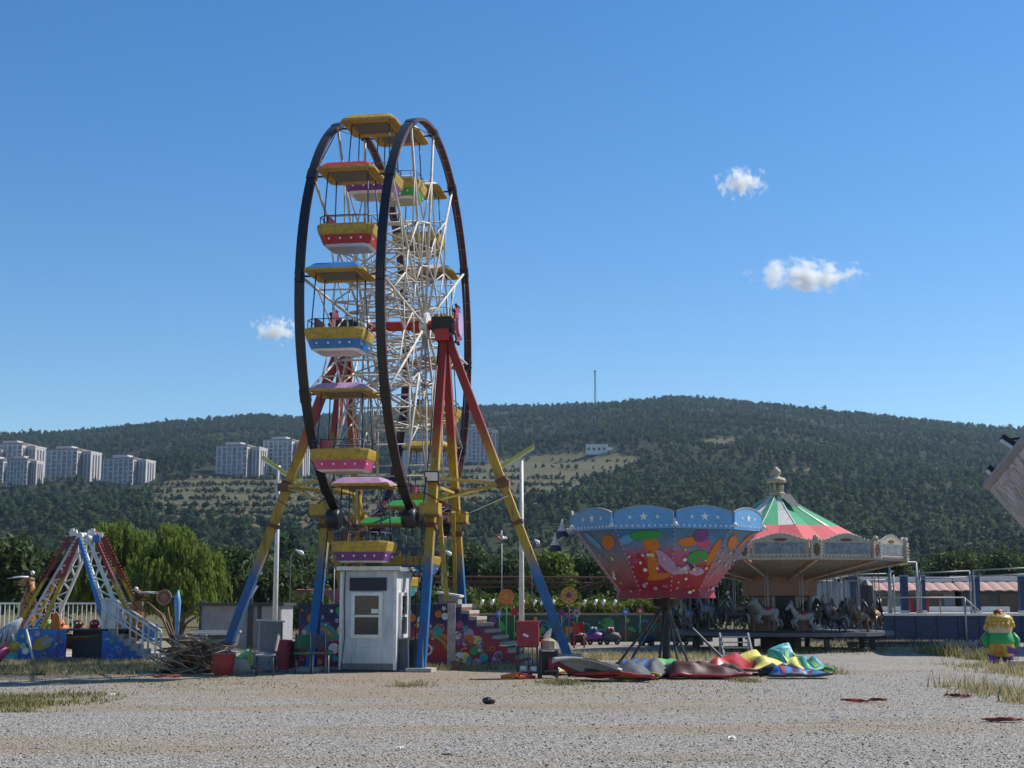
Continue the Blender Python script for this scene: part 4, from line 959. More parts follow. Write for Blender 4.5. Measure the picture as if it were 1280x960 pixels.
for s2 in (-1, 1):
    b = mbs(scale_m); k = 1 if s2 < 0 else .8
    b.chain([(s2*1.45, 0, .6), (s2*1.55, 0, 1.05), (s2*1.6, 0, 1.5*k+.1), (s2*1.55, 0, 1.85*k+.1), (s2*1.55, 0, 2.1*k+.1)], [.34, .3, .23, .15, .13], 12)
    b.chain([(s2*1.48, 0, 2.08*k+.1), (s2*1.6, 0, 2.14*k+.1), (s2*1.8, 0, 2.06*k+.1), (s2*1.92, 0, 2.04*k+.1)], [.1, .15, .09, .05], 8); b.m(white)
    b.chain([(s2*1.6, -.1, 2.2*k+.12), (s2*1.85, -.16, 2.22*k+.1), (s2*2.2, -.2, 2.18*k+.1)], [.035, .025, .006], 6); b.chain([(s2*1.6, .1, 2.2*k+.12), (s2*1.85, .16, 2.24*k+.1), (s2*2.15, .2, 2.24*k+.1)], [.035, .025, .006], 6); b.blob((s2*1.52, 0, 2.32*k+.12), .07, 8)
    b.build('dragon_head', vk)
for i, (x, mt) in enumerate(((-.9, palegreen), (-.55, orange), (.0, brown), (.45, crimson), (.95, orange))):
    b = mbs(mt); b.box((x, -.2, .82), (.3, .5, .22)); b.blob((x, -.42, .98), (.15, .08, .13), 10); b.m(white); b.blob((x-.05, -.5, 1.0), .028, 6); b.blob((x+.05, -.5, 1.0), .028, 6); b.build('seat', vk)
b = mb(orange); b.prism([(-.16, 0), (.16, 0), (.1, .42), (0, .56), (-.1, .42)], (-.62, -.62, .78), (1, 0, 0), (0, 0, 1), .05); b.build('fin_ornament', vk)
b = mb(skyblue); b.prism([(-.2, 0), (.14, 0), (.26, .48), (.14, .5)], (-1.1, -.72, .78), (1, 0, 0), (0, 0, 1), .05); b.build('side_ornament', vk)
def seamural(b, o, Wd, H, n): mural(b, o, (1, 0, 0), (0, 0, 1), Wd, H, lambda u, v, r: r < u < Wd-r and r < v < H-r, n, [teal, skyblue, palegreen, ochre, lilac, white, orange], .03, .1)
b = mb(sea); b.box((-.83, -1.2, .42), (1.36, .05, .84)); seamural(b, (-1.5, -1.225, 0), 1.34, .84, 22); b.m(ochre); b.disc((-.8, -1.235, .45), (1, 0, 0), (0, 0, 1), .3, .01, 16, .18, .4); b.m(grey); b.disc((-.66, -1.25, .5), (1, 0, 0), (0, 0, 1), .2, .01, 14, .08, .5); b.m(purple); b.ring((-.28, -1.24, .28), (1, 0, 0), (0, 0, 1), .16, .05, .01, 12)
b.build('sea_panel', vk)
b = mb(teal); b.prism([(0, 0), (.55, 0), (.55, .84), (.3, .84)], (-2.05, -1.0, 0), (1, 0, -0.0), (0, 0, 1), .04); b.build('end_panel', vk)
b = mb(dmetal); b.box((.45, .3, .42), (1.2, 1.6, .8)); b.box((0, .1, .82), (3.2, 2.0, .05)); b.build('machine_base', vk)
n2 = 6; b = mb(sea); xs0, xs1 = 1.0, 2.3; out = [(xs0-.15, 0), (xs1-.32, 0)]
for i in range(n2): xx = xs1-.32-(xs1-xs0-.2)*i/n2; out += [(xx, .84*(i+1)/n2-.05), (xx-(xs1-xs0-.2)/n2, .84*(i+1)/n2-.05)]
out += [(xs0-.15, .79)]
b.prism(out, (0, -1.15, 0), (1, 0, 0), (0, 0, 1), .05); seamural(b, (xs0-.1, -1.2, 0), .55, .7, 8); b.build('stair_panel', vk)
for i in range(n2): b = mb(concrete); b.box((xs1-(xs1-xs0)*(i+.5)/n2, -.72, .42*(i+1)/n2), ((xs1-xs0)/n2, .84, .84*(i+1)/n2)); b.m(white); b.box((xs1-(xs1-xs0)*i/n2-.01, -.72, .84*(i+.5)/n2-.04), (.02, .84, .1)); b.build('stair_tread', vk)
for yy in (-1.14, -.3):
    b = mbs(white); b.tube((xs0-.1, yy, 1.72), (xs1+.05, yy, .78), .036, 6); b.tube((xs0-.1, yy, 1.3), (xs1+.05, yy, .4), .03, 6)
    for i in range(5): f = i/4; x = xs0-.1+(xs1-xs0+.15)*f; b.tube((x, yy, .84*(1-f)), (x, yy, 1.72-.94*f), .03, 6)
    b.build('handrail', vk)
b = mb(white); b.box((.98, -1.05, 1.28), (.42, .06, .85)); b.build('gate_panel', vk); b = mb(skyblue); b.box((2.05, -.25, .72), (.4, .04, .5)); b.build('gate_panel', vk)
# white railing behind it
rl = thing('white_railing', 'long white metal railing of thin bars behind the ship ride', 'railing', (X(-20, 41.5), 41.2, .13), .0)
Lr = X(182, 41.2)-X(-20, 41.2)
b = mb(white); b.box((Lr/2, 0, 1.42), (Lr, .05, .05)); b.box((Lr/2, 0, .45), (Lr, .04, .04)); b.build('rail', rl)
b = mb(white)
for i in range(int(Lr/.13)): b.box((.06+i*.13, 0, .93), (.022, .022, .94))
b.build('bars', rl)
for i in range(5): b = mb(white); b.box((Lr*i/4, 0, .73), (.06, .06, 1.46)); b.build('post', rl)
# arched garden ornament
go = thing('arch_ornament', 'tall ornament of curved brown leaf stems, round flower disc and blue bud', 'ornament', (X(222, 40), 40, .0), 0)
for i, (ex, ez, mx, mt) in enumerate(((-1.05, 1.58, -.45, brown), (-.75, 1.3, -.28, bark), (.8, 1.62, .2, bark), (.62, 1.2, .22, brown), (-.4, 1.45, -.3, rust))):
    b = mbs(mt); b.chain([(0, .05*i, 0), (mx*.35, .05*i, .6), (mx, .05*i, 1.25 if ez > 1.4 else 1), (ex*.8, .05*i, ez), (ex, .05*i, ez-.06)], [.03, .035, .04, .03, .012], 6); b.build('stem', go)
b = mb(tan); b.disc((-.36, -.1, 1.72), (1, 0, 0), (0, 0, 1), .22, .05, 12); b.m(rust); b.ring((-.36, -.155, 1.72), (1, 0, 0), (0, 0, 1), .16, .05, .01, 14); b.build('flower_disc', go)
b = mbs(skyblue); b.chain([(.0, -.05, .3), (.02, -.05, 1.2), (.0, -.05, 1.6), (.02, -.05, 1.92)], [.04, .07, .1, .02], 8); b.chain([(0, -.05, 1.75), (-.16, -.05, 1.72)], [.06, .03], 6); b.build('blue_bud', go)

# kiddie plane at the left edge
kp = thing('toy_plane', 'kiddie ride plane with grey fin, pink belly and yellow ball at the left edge', 'kiddie ride', (X(-14, 33.2), 33.2, 0), .0)
b = mbs(mat('pale plane shell', (.45, .46, .5), .4)); b.chain([(-.9, 0, .72), (-.6, 0, .7), (-.1, 0, .66), (.3, 0, .72), (.55, 0, .9)], [.1, .26, .3, .2, .05], 12); b.chain([(.3, 0, .7), (.55, 0, .98), (.78, 0, 1.22)], [.2, .16, .03], 8, .4)
for q in range(5): b.m(dgrey); b.chain([(.02+q*.12, -.3+.02*q, .56+.03*q), (.1+q*.12, -.2, .82+.05*q)], .018, 5)
b.build('fuselage', kp)
b = mbs(pink); b.chain([(-.5, 0, .5), (0, 0, .42), (.3, 0, .42), (.52, 0, .5)], [.1, .2, .2, .05], 10); b.build('belly', kp)
b = mbs(brown); b.chain([(-.35, 0, .98), (0, 0, 1.02), (.15, 0, .98)], [.1, .17, .08], 8); b.m(white); b.chain([(-.4, -.05, 1.14), (.1, -.05, 1.16)], .05, 6); b.build('cockpit', kp)
b = mbs(yellow); b.blob((.66, -.08, .58), .13, 12); b.m(white); b.tube((.6, -.08, .85), (.66, -.08, .68), .025, 6); b.build('ball', kp)
b = mbs(black); b.lathe([(.05, -.06), (.2, -.07), (.22, 0), (.2, .07), (.05, .06)], (.12, -.2, .22), 14, axis=(0, 1, 0)); b.tube((-.3, 0, 0), (-.3, 0, .6), .08, 8); b.build('wheel', kp)
b = mbs(white); b.tube((0, 0, 0), (.27, -.1, -.84), .03, 8); o = tag(b.build('white_tube'), 'white tube leaning on the slab by the sea mural', 'tube'); o.location = (X(32, 36.6), 36.75, .9)

# ------------------------------------------------------------------ right-hand fence, deck and houses
FY = 57.0
dk = thing('blue_deck', 'long raised deck with dark blue wall and white edge boards on the right', 'deck', (0, FY, 0), 0)
bluewall = mat('dark blue wall paint', (.008, .035, .11), .6, var=.35, amt=.5)
xa, xb = X(1040, FY), X(1330, FY); zt = Z(767, FY)
b = mb(bluewall); b.box(((xa+xb)/2, .1, (zt-.08)/2), (xb-xa, .12, zt-.08))
for i in range(12): b.m(bluewall); b.box((xa+(xb-xa)*i/11, .02, (zt-.1)/2), (.06, .05, zt-.1))
b.build('wall', dk)
b = mb(white); b.box(((xa+xb)/2, .0, zt-.04), (xb-xa, .16, .09)); b.build('edge_board', dk)
b = mb(concrete); b.box(((xa+xb)/2, 3.2, zt-.02), (xb-xa, 6.1, .06)); b.build('floor', dk)
b = mb(white); b.box(((xa+xb)/2, 6.3, zt+.13), (xb-xa, .2, .25)); b.build('back_board', dk)
b = mbs(gmetal); zz = zt+.02
b.tube((X(1088, FY), -.05, Z(747, FY)), (X(1205, FY), -.05, Z(747, FY)), .03, 6); b.tube((X(1205, FY), -.05, Z(747, FY)), (X(1224, FY), -.05, Z(764, FY)), .03, 6)
for px in (1088, 1110, 1146, 1175, 1205): b.tube((X(px, FY), -.05, zt), (X(px, FY), -.05, Z(747, FY)), .025, 6)
b.tube((X(1206, FY), -.05, .0), (X(1206, FY), -.05, Z(747, FY)), .04, 6); b.build('handrail', dk)
def fence_frame(px0, px1, pt0, pt1, lab):
    a = thing('fence_frame', lab, 'fence', (X(px0, FY), FY+1.2, zt+.01), 0, 'metal frames along the deck'); L = X(px1, FY)-X(px0, FY); h0, h1 = Z(pt0, FY+1.2)-zt, Z(pt1, FY+1.2)-zt
    b = mbs(gmetal)
    b.tube((0, 0, 0), (0, 0, h0), .034, 6); b.build('post', a); b = mbs(gmetal); b.tube((L, 0, 0), (L, 0, h1), .034, 6); b.build('post', a)
    b = mbs(gmetal); b.tube((0, 0, h0), (L, 0, h1), .03, 6); b.build('top_rail', a)
    b = mbs(gmetal); b.tube((0, 0, h0-.25), (L, 0, h1-.25), .03, 6); b.build('lower_rail', a); return a
fence_frame(1022, 1055, 719.5, 719, 'metal frame furthest left on the deck, beside the carousel')
fence_frame(1061, 1122, 718.5, 717.5, 'wide metal frame between the first blue column and the tall portal')
fence_frame(1160, 1226, 716.5, 714, 'wide metal frame right of the tall portal')
fence_frame(1231, 1330, 713, 709, 'metal frame at the right edge of the photo')
a = thing('gate_portal', 'tall metal gate portal with small pale yellow sign on top', 'gate', (X(1124, FY), FY+1.2, zt), 0); L = X(1158, FY)-X(1124, FY); h = Z(702, FY)-zt
for x in (0, L):
    b = mbs(gmetal); b.tube((x, 0, 0), (x, 0, h), .05, 6); b.tube((x+.14, 0, 0), (x+.14, 0, h-.5), .035, 6)
    for i in range(6): b.tube((x, 0, .2+i*.28), (x+.14, 0, .3+i*.28), .02, 5)
    b.build('post', a)
b = mbs(gmetal); b.tube((0, 0, h), (L, 0, h), .05, 6); b.build('lintel', a); b = mb(paleyellow); b.box((L*.5, -.08, h-.02), (.32, .06, .2), (0, -.15, 0)); b.build('sign', a)
for i, (px, lab) in enumerate(((1068, 'dark blue column nearest the carousel'), (1131, 'dark blue column inside the tall gate portal'), (1155, 'narrow dark blue column at the right post of the portal'), (1221, 'dark blue column between two wide fence frames'), (1279, 'dark blue column at the right edge of the photo'))):
    b = mb(bluewall); hh = Z(721, FY+2)-zt; b.box((0, 0, hh/2+.02), (.27 if i != 2 else .12, .27, hh)); b.m(skyblue); b.box((0, 0, hh+.04), (.3 if i != 2 else .15, .3, .05)); b.m(white); b.box((0, 0, .06), (.31 if i != 2 else .16, .31, .1))
    o = tag(b.build('blue_column'), lab, 'column', 'dark blue columns on the deck'); o.location = (X(px, FY+2), FY+2, zt)
b = mb(crimson); b.box((0, 0, .3), (.75, .5, .56)); b.m(darkred); b.box((0, 0, .6), (.8, .54, .05)); b.m(dmetal); b.box((0, -.26, .3), (.5, .03, .3)); o = tag(b.build('red_crate'), 'dark red box standing on the deck under the portal', 'box'); o.location = (X(1148, FY+3), FY+3, zt+.01)
tile = mat('pink roof tiles', (.42, .25, .21), .8, var=.3, scale=6); hwall = mat('house wall grey', (.13, .135, .14), .8)
hY = 78.0
for (px0, px1, lab, wmt) in ((1083, 1200, 'long low house with pink tiled roof behind the portal', grey), (1201, 1330, 'low dark walled house with pink tiled roof at the right edge', hwall)):
    a = thing('low_house', lab, 'house', (X(px0, hY), hY, 0), 0, 'low houses with pink tile roofs'); W = X(px1, hY)-X(px0, hY); zr, ze = Z(726.5 if px0 < 1150 else 725.5, hY+1), Z(738, hY)
    b = mb(wmt); b.box((W/2, 2.5, ze/2), (W-.3, 4.4, ze)); b.build('wall', a)
    b = mb(tile); n = int(W/.28)
    b.sheet(lambda u, v: (W*u, -.25+1.6*v, ze-.02+(zr-ze)*v+.05*abs(math.sin(u*n*math.pi/2))), n*2, 2, .06)
    b.build('roof', a); b = mb(white); b.box((W/2, 1.45, zr+.1), (W, .5, .3)); b.m(tile); b.box((W/2, 3.4, zr-.05), (W, 3.4, .12)); b.build('roof_ridge', a)
    for k in range(3): b = mb(glass); b.box((W*(.2+.28*k), .28, 1.5), (.9, .06, 1.0)); b.build('window', a)
cont = mat('pale container panels', (.4, .42, .44), .6)
a = thing('white_container', 'pale grey container with ribbed wall between carousel and first blue column', 'container', (X(1030, 66), 66, 0), 0)
W = X(1085, 66)-X(1030, 66); b = mb(cont); b.sheet(lambda u, v: (W*u, .05*math.sin(u*60), 2.5*v), 80, 1); b.box((W/2, 1.3, 1.24), (W-.02, 2.4, 2.46)); b.build('wall', a); b = mb(white); b.prism([(-.1, 2.5), (W*.6, 2.75), (W+.1, 2.5), (W+.1, 2.58), (W*.6, 2.83), (-.1, 2.58)], (0, 2.6, 0), (1, 0, 0), (0, 0, 1), 2.75); b.build('roof', a)
b = mb(dmetal); b.lathe([(.16, 0), (.2, .1), (.3, .9), (.26, 1.1), (.05, 1.2)], (0, 0, 0), 12); o = tag(b.build('covered_figure'), 'dark covered figure standing behind the right end of the carousel', 'ornament'); o.location = (X(1084, 53.5), 53.5, .0); o.scale = (1, 1, 2.0)

# ------------------------------------------------------------------ left: container shed, skip, cabinets, chairs
a = thing('container_shed', 'grey container shed behind the left outrigger leg', 'shed', (X(250, 46), 46, 0), 0)
W = X(352, 46)-X(250, 46); H = Z(757, 46)
b = mb(mat('shed grey wall', (.3, .3, .31), .7)); b.box((W/2, 1.2, H/2), (W, 2.4, H)); b.m(mat('shed pale wall', (.34, .34, .35), .7)); b.box((W*.86, -.02, H/2), (W*.26, .05, H-.05)); b.m(dmetal); b.box((W*.62, -.03, H/2), (.16, .07, H)); b.box((W*.735, -.05, H/2), (.12, .05, H+.2)); b.box((0.02, -.02, H/2), (.06, .06, H)); b.build('wall', a)
b = mb(dmetal); b.box((W/2, 1.15, H+.04), (W+.2, 2.7, .09)); b.build('roof', a); b = mb(glass); b.box((W*.93, -.055, H*.68), (.14, .02, .3)); b.build('window', a)
b = mb(white); b.beam((W*.56, .2, H+.08), (W*.68, .2, H+.62), .06); b.build('roof_pipe', a)
a = thing('metal_skip', 'dark grey open skip with pale top edge before the shed', 'skip', (X(237, 41), 41, 0), 0); W = X(292, 41)-X(237, 41)
b = mb(mat('skip steel', (.1, .105, .11), .7)); b.prism([(.12, .05), (W-.12, .05), (W, .66), (0, .66)], (0, 1.1, 0), (1, 0, 0), (0, 0, 1), 1.1); b.build('body', a); b = mb(white); b.box((W/2, 0, .7), (W+.04, .1, .07)); b.build('top_edge', a); b = mb(white); b.box((W/2, 1.1, .74), (W+.04, .1, .07)); b.build('top_edge', a)
def panel_box(name, lab, cat, px, Y, wpx, top, mt, dep=.4, lid=None, group=None, rz=0):
    a = thing(name, lab, cat, (X(px, Y), Y, 0), rz, group); W = wpx/FPX*Y; H = Z(top, Y)
    b = mb(mt); b.box((0, dep/2, H/2+.02), (W, dep, H-.06)); b.build('body', a, .008)
    b = mb(mt); b.box((0, -.012, H*.5), (W*.84, .02, H*.78)); b.m(dmetal); b.box((W*.3, -.03, H*.5), (.025, .02, .1)); b.build('door', a)
    b = mb(lid or mt); b.box((0, dep/2, H+.0), (W+.08, dep+.1, .04), (.0, .06, 0)); b.build('lid', a); return a
panel_box('electric_cabinet', 'tall faded pinkish electric cabinet with pale lid by the lamp post', 'cabinet', 340, 36.5, 28, 776, pinkgrey, .5, white, rz=.3)
panel_box('low_cabinet', 'low grey cabinet half hidden behind the old chair', 'cabinet', 331, 33.2, 24, 817, mat('low cabinet grey', (.25, .25, .24), .7), .4)
panel_box('red_cabinet', 'narrow dark red cabinet left of the blue wheel leg', 'cabinet', 354.5, 33.4, 12, 801, crimson, .4)
panel_box('maroon_bin', 'short maroon bin tucked behind the dark red cabinet', 'bin', 365, 34.2, 14, 803, darkred, .4)
def chair(name, lab, px, py, mt_s, mt_f, rz, back=True, sc=1, group=None, Y=None):
    p = gnd(px, py) if Y is None else Vector((X(px, Y), Y, 0)); a = thing(name, lab, 'chair', p, rz, group, sc)
    b = mb(mt_s); b.box((0, 0, .45), (.42, .42, .04)); b.build('seat', a, .01)
    if back:
        b = mb(mt_s); b.sheet(lambda u, v: (-.2+.4*u, .2+.06*v-.05*math.sin(u*math.pi)*-1, .56+.3*v), 6, 3, .02); b.build('backrest', a)
    for x in (-.18, .18):
        for y in (-.18, .18): b = mbs(mt_f); b.tube((x, y, 0), (x*.95, y*.95, .44), .016, 6); b.build('leg', a)
        b = mbs(mt_f); b.tube((x*.95, .19, .44), (x*.95, .27, .9), .014, 6); b.build('back_post', a)
    return a
chair('old_chair', 'old metal chair with pale seat standing left of the red cabinet', 331, 845, pinkgrey, dmetal, -1.45)
chair('green_chair', 'dark green chair in front of the blue leg left of the booth', 379, 842, mat('dark green seat', (.012, .13, .03), .5), dmetal, .15, group=None)
a = chair('black_chair', 'dark metal chair frame between the green chair and the booth', 399, 842, dmetal, gmetal, .3)
chair('red_plastic_chair', 'red plastic garden chair near the foot of the right outrigger', 724, 810, red, red, 3.0)
# leftovers on the ground by the brush pile
a = tag(mb(red).lathe([(.0, .02), (.2, .02), (.235, .2), (.25, .42), (.27, .43), (.27, .46), (.235, .455), (.2, .06), (.0, .05)], (0, 0, 0), 20).build('red_bucket'), 'bright red plastic bucket next to the pile of sticks', 'bucket'); a.location = gnd(279, 844)
for i in range(18): pass
stk = MB(); barks = [brown, mat('dry stick', (.36, .2, .1), .9, var=.4, scale=5), mat('pale stick', (.45, .36, .25), .9, var=.3)]
rs = random.Random(9); stk.smooth = True
for i in range(330):
    L = rs.uniform(.4, 1.1); th = rs.gauss(0, .5); el = rs.gauss(-.2, .32); x = rs.gauss(-.05, .28); y = rs.gauss(0, .3); hmax = .78*max(.05, 1-(abs(x)/1.0)**1.6); z_ = rs.uniform(.03, hmax)
    d = Vector((math.cos(el)*math.cos(th), math.cos(el)*math.sin(th)*1.4, math.sin(el))); p = Vector((x, y, z_)); q1, q2 = p-d*L/2, p+d*L/2
    for q in (q1, q2): q.z = max(.02, min(q.z, .86))
    stk.m(rs.choice(barks)); r = rs.uniform(.01, .028); m_ = (q1+q2)/2+Vector((rs.gauss(0, .03), rs.gauss(0, .03), rs.gauss(0, .03)+.02)); stk.chain([q1, m_, q2], [r, r*.9, r*.6], 5)
p = gnd(246, 842); p.y += .5; a = tag(stk.build('stick_pile'), 'big pile of brown sticks and cut branches on the gravel', 'brush pile'); a.location = p
b = mb(dmetal); b.sheet(lambda u, v: (-.6+.75*u, -.35+.9*v, .02+.5*u*u*(1-.25*abs(v-.5))+.03*math.sin(9*u+5*v)), 8, 6, .02); a = tag(b.build('black_tarp'), 'black tarpaulin sheet lying against the left side of the stick pile', 'tarp'); a.location = p+Vector((-.35, .0, 0))
b = mb(mat('beige stone', (.42, .36, .26), .9, bmp=.5)); b.blob((0, 0, .15), (.24, .18, .19), 8); a = tag(b.build('stone_block'), 'beige rough stone block right of the red bucket', 'stone'); a.location = gnd(300, 842)
for i, (px, py, wpx, rz, lab) in enumerate(((250, 818, 70, .02, 'long white board lying behind the stick pile'), (290, 812, 50, -.04, 'short white board lying under the outrigger leg'))):
    b = mb(white); W = wpx/FPX*38; b.box((0, 0, .07), (W, .3, .1)); b.box((W*.3, 0, .15), (W*.3, .26, .06)); a = tag(b.build('white_board'), lab, 'board', 'white boards behind the sticks'); a.location = (X(px+30, 38), 38, 0); a.rotation_euler.z = rz
b = mb(palegreen); b.chain([(-.3, 0, .12), (0, .1, .3), (.3, 0, .14)], [.1, .16, .1], 7); b.m(paleyellow); b.box((.2, -.1, .18), (.3, .2, .3), (0, .3, .2)); a = tag(b.build('green_sack'), 'crumpled yellow green sack behind the beige stone', 'sack'); a.location = (X(310, 35.5), 35.5, 0)

# ------------------------------------------------------------------ red stall, jars, cloths
sp = gnd(660, 848); a = thing('red_stall', 'red cash box on a black wire stand with small table', 'stall', sp, -.05)
b = mb(crimson); b.box((0, 0, .92), (.46, .4, .5)); b.m(red); b.box((0, 0, 1.18), (.5, .44, .03)); b.m(white); b.box((-.04, -.205, .9), (.12, .012, .05), (0, .4, 0)); b.build('box', a)
for x in (-.22, .22):
    for y in (-.18, .18): b = mbs(dmetal); b.tube((x, y, 0), (x, y, .68), .018, 6); b.build('leg', a)
b = mbs(dmetal)
for z_ in (.12, .66):
    for p_, q_ in (((-.22, -.18), (.22, -.18)), ((.22, -.18), (.22, .18)), ((.22, .18), (-.22, .18)), ((-.22, .18), (-.22, -.18))): b.tube((*p_, z_), (*q_, z_), .014, 5)
for i in range(5): b.tube((-.18+.09*i, .18, .12), (-.18+.09*i, .18, .66), .01, 5)
b.m(white); b.box((-.1, 0, .2), (.14, .1, .12)); b.box((.12, 0, .2), (.12, .1, .1)); b.build('wire_shelf', a)
a = thing('small_table', 'small dark table with pale top beside the red stall', 'table', sp+Vector((.44, .12, 0)), .05)
b = mb(grey); b.box((0, 0, .6), (.44, .4, .035)); b.build('table_top', a)
for x in (-.17, .17):
    for y in (-.15, .15): b = mb(dmetal); b.box((x, y, .29), (.04, .04, .58)); b.build('leg', a)
b = mb(black); b.box((.02, .12, .3), (.3, .03, .5)); b.m(crimson); b.box((.05, -.05, .3), (.12, .12, .24)); b.m(dmetal); b.box((.05, -.05, .15), (.3, .3, .03)); b.build('shelf', a)
b = mb(mat('beige bag', (.4, .32, .22), .9)); b.chain([(0, 0, 0), (0, 0, .16), (.02, 0, .22)], [.17, .17, .08], 8); b.m(white); b.chain([(-.05, 0, .2), (0, 0, .3), (.06, 0, .42)], [.09, .07, .01], 6, .5); o = tag(b.build('paper_bag'), 'beige paper bag with white top standing on the small table', 'bag'); o.location = sp+Vector((.44, .14, .62))
b = mb(orange)
for i in range(9): b.m(rs.choice((red, orange, crimson))); b.chain([(rs.uniform(-.4, .2), rs.uniform(-.2, .2), .05), (rs.uniform(-.1, .3), rs.uniform(-.2, .2), .1), (rs.uniform(0, .4), rs.uniform(-.2, .2), .04)], [.04, .06, .03], 6)
o = tag(b.build('red_cloth'), 'crumpled red and orange cloth in front of the red stall', 'cloth'); o.location = sp+Vector((-.25, -.25, 0))

# fibreglass ride shells lying on the gravel under the swing ride
def shell(lab, px, py, wpx, hgt, dep, mo, mi_, rim, rz=0, lean=0, Yoff=0, peak=.5, flat=2.2, wob=.085):
    p = gnd(px, py); p.y += Yoff+dep*.5; W = wpx/FPX*p.y; a = thing('ride_shell', lab, 'shell panel', p, rz, 'fibreglass ride shells on the gravel'); ph = px*.37
    r_ = random.Random(int(px*7+py)); KU, KV = 7, 4
    kh = [[(.0 if q == 0 else 1)*hgt*r_.uniform(.12, .72)*(.35 if k in (0, KU-1) else 1)+(.02 if q == 0 else 0) for q in range(KV)] for k in range(KU)]
    kx = [[r_.uniform(-.07, .07) for q in range(KV)] for k in range(KU)]; ky = [[r_.uniform(-.12, .12) for q in range(KV)] for k in range(KU)]
    for k in range(KU): kh[k][0] = .03+r_.uniform(0, .16)*hgt
    def lerp2(K, u, v):
        a1, b1 = min(u, .9999)*(KU-1), min(v, .9999)*(KV-1); i1, j1 = int(a1), int(b1); f, g2 = a1-i1, b1-j1
        f = f*f*(3-2*f)*.5+f*.5
        return (K[i1][j1]*(1-f)+K[i1+1][j1]*f)*(1-g2)+(K[i1][j1+1]*(1-f)+K[i1+1][j1+1]*f)*g2
    def fn(u, v):
        u, v = max(0, min(1, u)), max(0, min(1, v))
        return ((u-.5)*W+lerp2(kx, u, v)*W, dep*(v-.5)+lerp2(ky, u, v)*dep, .035+lerp2(kh, u, v)*(1+lean*(v-.5)))
    b = mbs(mo); b.sheet(fn, 20, 12, .03); b.build('skin', a)
    b = mbs(rim); b.chain([fn(i/20, 0) for i in range(21)], .04, 6); b.build('rim', a)
    if mi_ is not None:
        for i in range(4):
            b = mb(mi_); u0 = .16+.18*i; b.sheet(lambda u, v: Vector(fn(u0+.07*u+.05*v, .08+.8*v))+Vector((0, -.004, .012)), 2, 8); b.build('stripe', a)
    return a
wgrey = mat('pale shell inside', (.42, .4, .37), .5); sgrey = mat('slate shell', (.06, .065, .08), .7); stripeg = mat('bright green shell', (.08, .42, .14), .45)
# leftmost: an open trough whose pale inside faces the camera
p = gnd(733, 853); W = 86/FPX*p.y; a = thing('ride_shell', 'pale open trough shell with red lower rim, leftmost big piece of the pile', 'shell panel', p, -.12, 'fibreglass ride shells on the gravel')
def tf(u, v): th = -.15+1.75*v; rr = .62*(1-.35*(2*u-1)**2); return ((u-.5)*W, .55-rr*.55*math.cos(th)*-1-.4, .05+.12*(1-u)*2*(1-v)+.28*(2*u-1)**2*(1-v)*.6+rr*.85*math.sin(th)*(.55+.45*(1-u)))
b = mbs(wgrey); b.sheet(tf, 16, 8, .03); b.build('skin', a)
b = mbs(crimson); b.chain([Vector(tf(i/16, 0))+Vector((0, -.02, .0)) for i in range(17)], .05, 6); b.build('rim', a)
b = mb(sgrey); b.sheet(lambda u, v: Vector(tf(.45+.5*u, .15+.8*v))+Vector((0, -.012, .012)), 6, 6); b.build('lining', a)
shell('slate shell with bold red rim lying across the pale trough', 771, 853, 92, .6, .9, sgrey, None, red, -.2, -.3, .15, .4)
shell('slate and blue shell with ochre rim beside the red rimmed one', 802, 851, 66, .56, 1.0, sgrey, blue, ochre, -.3, .2, .4, .35)
shell('bright green striped shell under the swing ride mast', 842, 848, 92, .5, 1.3, stripeg, palegreen, darkred, .05, .3, .5, .5)
shell('dark maroon shell lying in shade right of the green striped one', 886, 850, 96, .55, 1.0, darkred, None, crimson, .0, .2, .1, .5)
shell('glossy red shell between the maroon and the yellow one', 930, 846, 84, .6, 1.2, red, None, darkred, .05, .4, .4, .55)
shell('pale yellow shell on the right of the pile', 974, 846, 86, .66, 1.4, paleyellow, None, brown, .05, .3, .3, .5, 1.8)
shell('turquoise green arched shell at the right end of the pile', 1008, 845, 62, .85, 1.2, teal, palegreen, green, .15, .4, .3, .55, 1.8)
shell('small blue and red shell under the turquoise arch', 1002, 849, 68, .36, .6, blue, crimson, dgrey, -.05, 0, 0)
shell('small pale green shell left of the pale trough', 703, 846, 36, .28, .9, palegreen, white, yellow, .4, .1, .5)
b = mbs(mat('shell shade black', (.02, .02, .025), .8))  # black lumps added as the dark shade beneath the shells
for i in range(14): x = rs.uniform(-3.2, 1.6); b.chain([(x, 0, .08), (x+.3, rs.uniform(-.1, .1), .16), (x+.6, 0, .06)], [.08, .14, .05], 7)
o = tag(b.build('shell_shade'), 'black lumps standing in for the dark shade under the coloured shells', 'painted shade'); o.location = gnd(890, 846)

# ------------------------------------------------------------------ planted wall with flowers, lamps and toy cars behind the swing ride
WY = 58.5; x0, x1 = X(596, WY), X(890, WY); WH = Z(769, WY)
wl = thing('painted_wall', 'low wall painted with colourful flowers and animals under the planted hedge', 'wall', (x0, WY, 0), 0)
wallp = mat('faded green wall', (.03, .075, .05), .8, var=.5, scale=1.5, amt=.5); L = x1-x0
b = mb(wallp); b.box((L/2, .1, WH/2), (L, .2, WH)); mural(b, (0, 0, 0), (1, 0, 0), (0, 0, 1), L, WH-.05, lambda u, v, r: r < u < L-r and r < v < WH-r-.05, 70, [teal, blue, crimson, brown, green, green, purple, dgrey, ochre, darkred], .08, .26); b.build('wall', wl)
b = mb(mat('weathered coping', (.3, .24, .19), .8)); b.box((L/2, .1, WH+.04), (L+.1, .32, .08)); b.build('coping', wl)
hd = thing('hedge', 'yellow green clipped hedge on top of the painted wall', 'hedge', (x0, WY+.9, 0), 0)
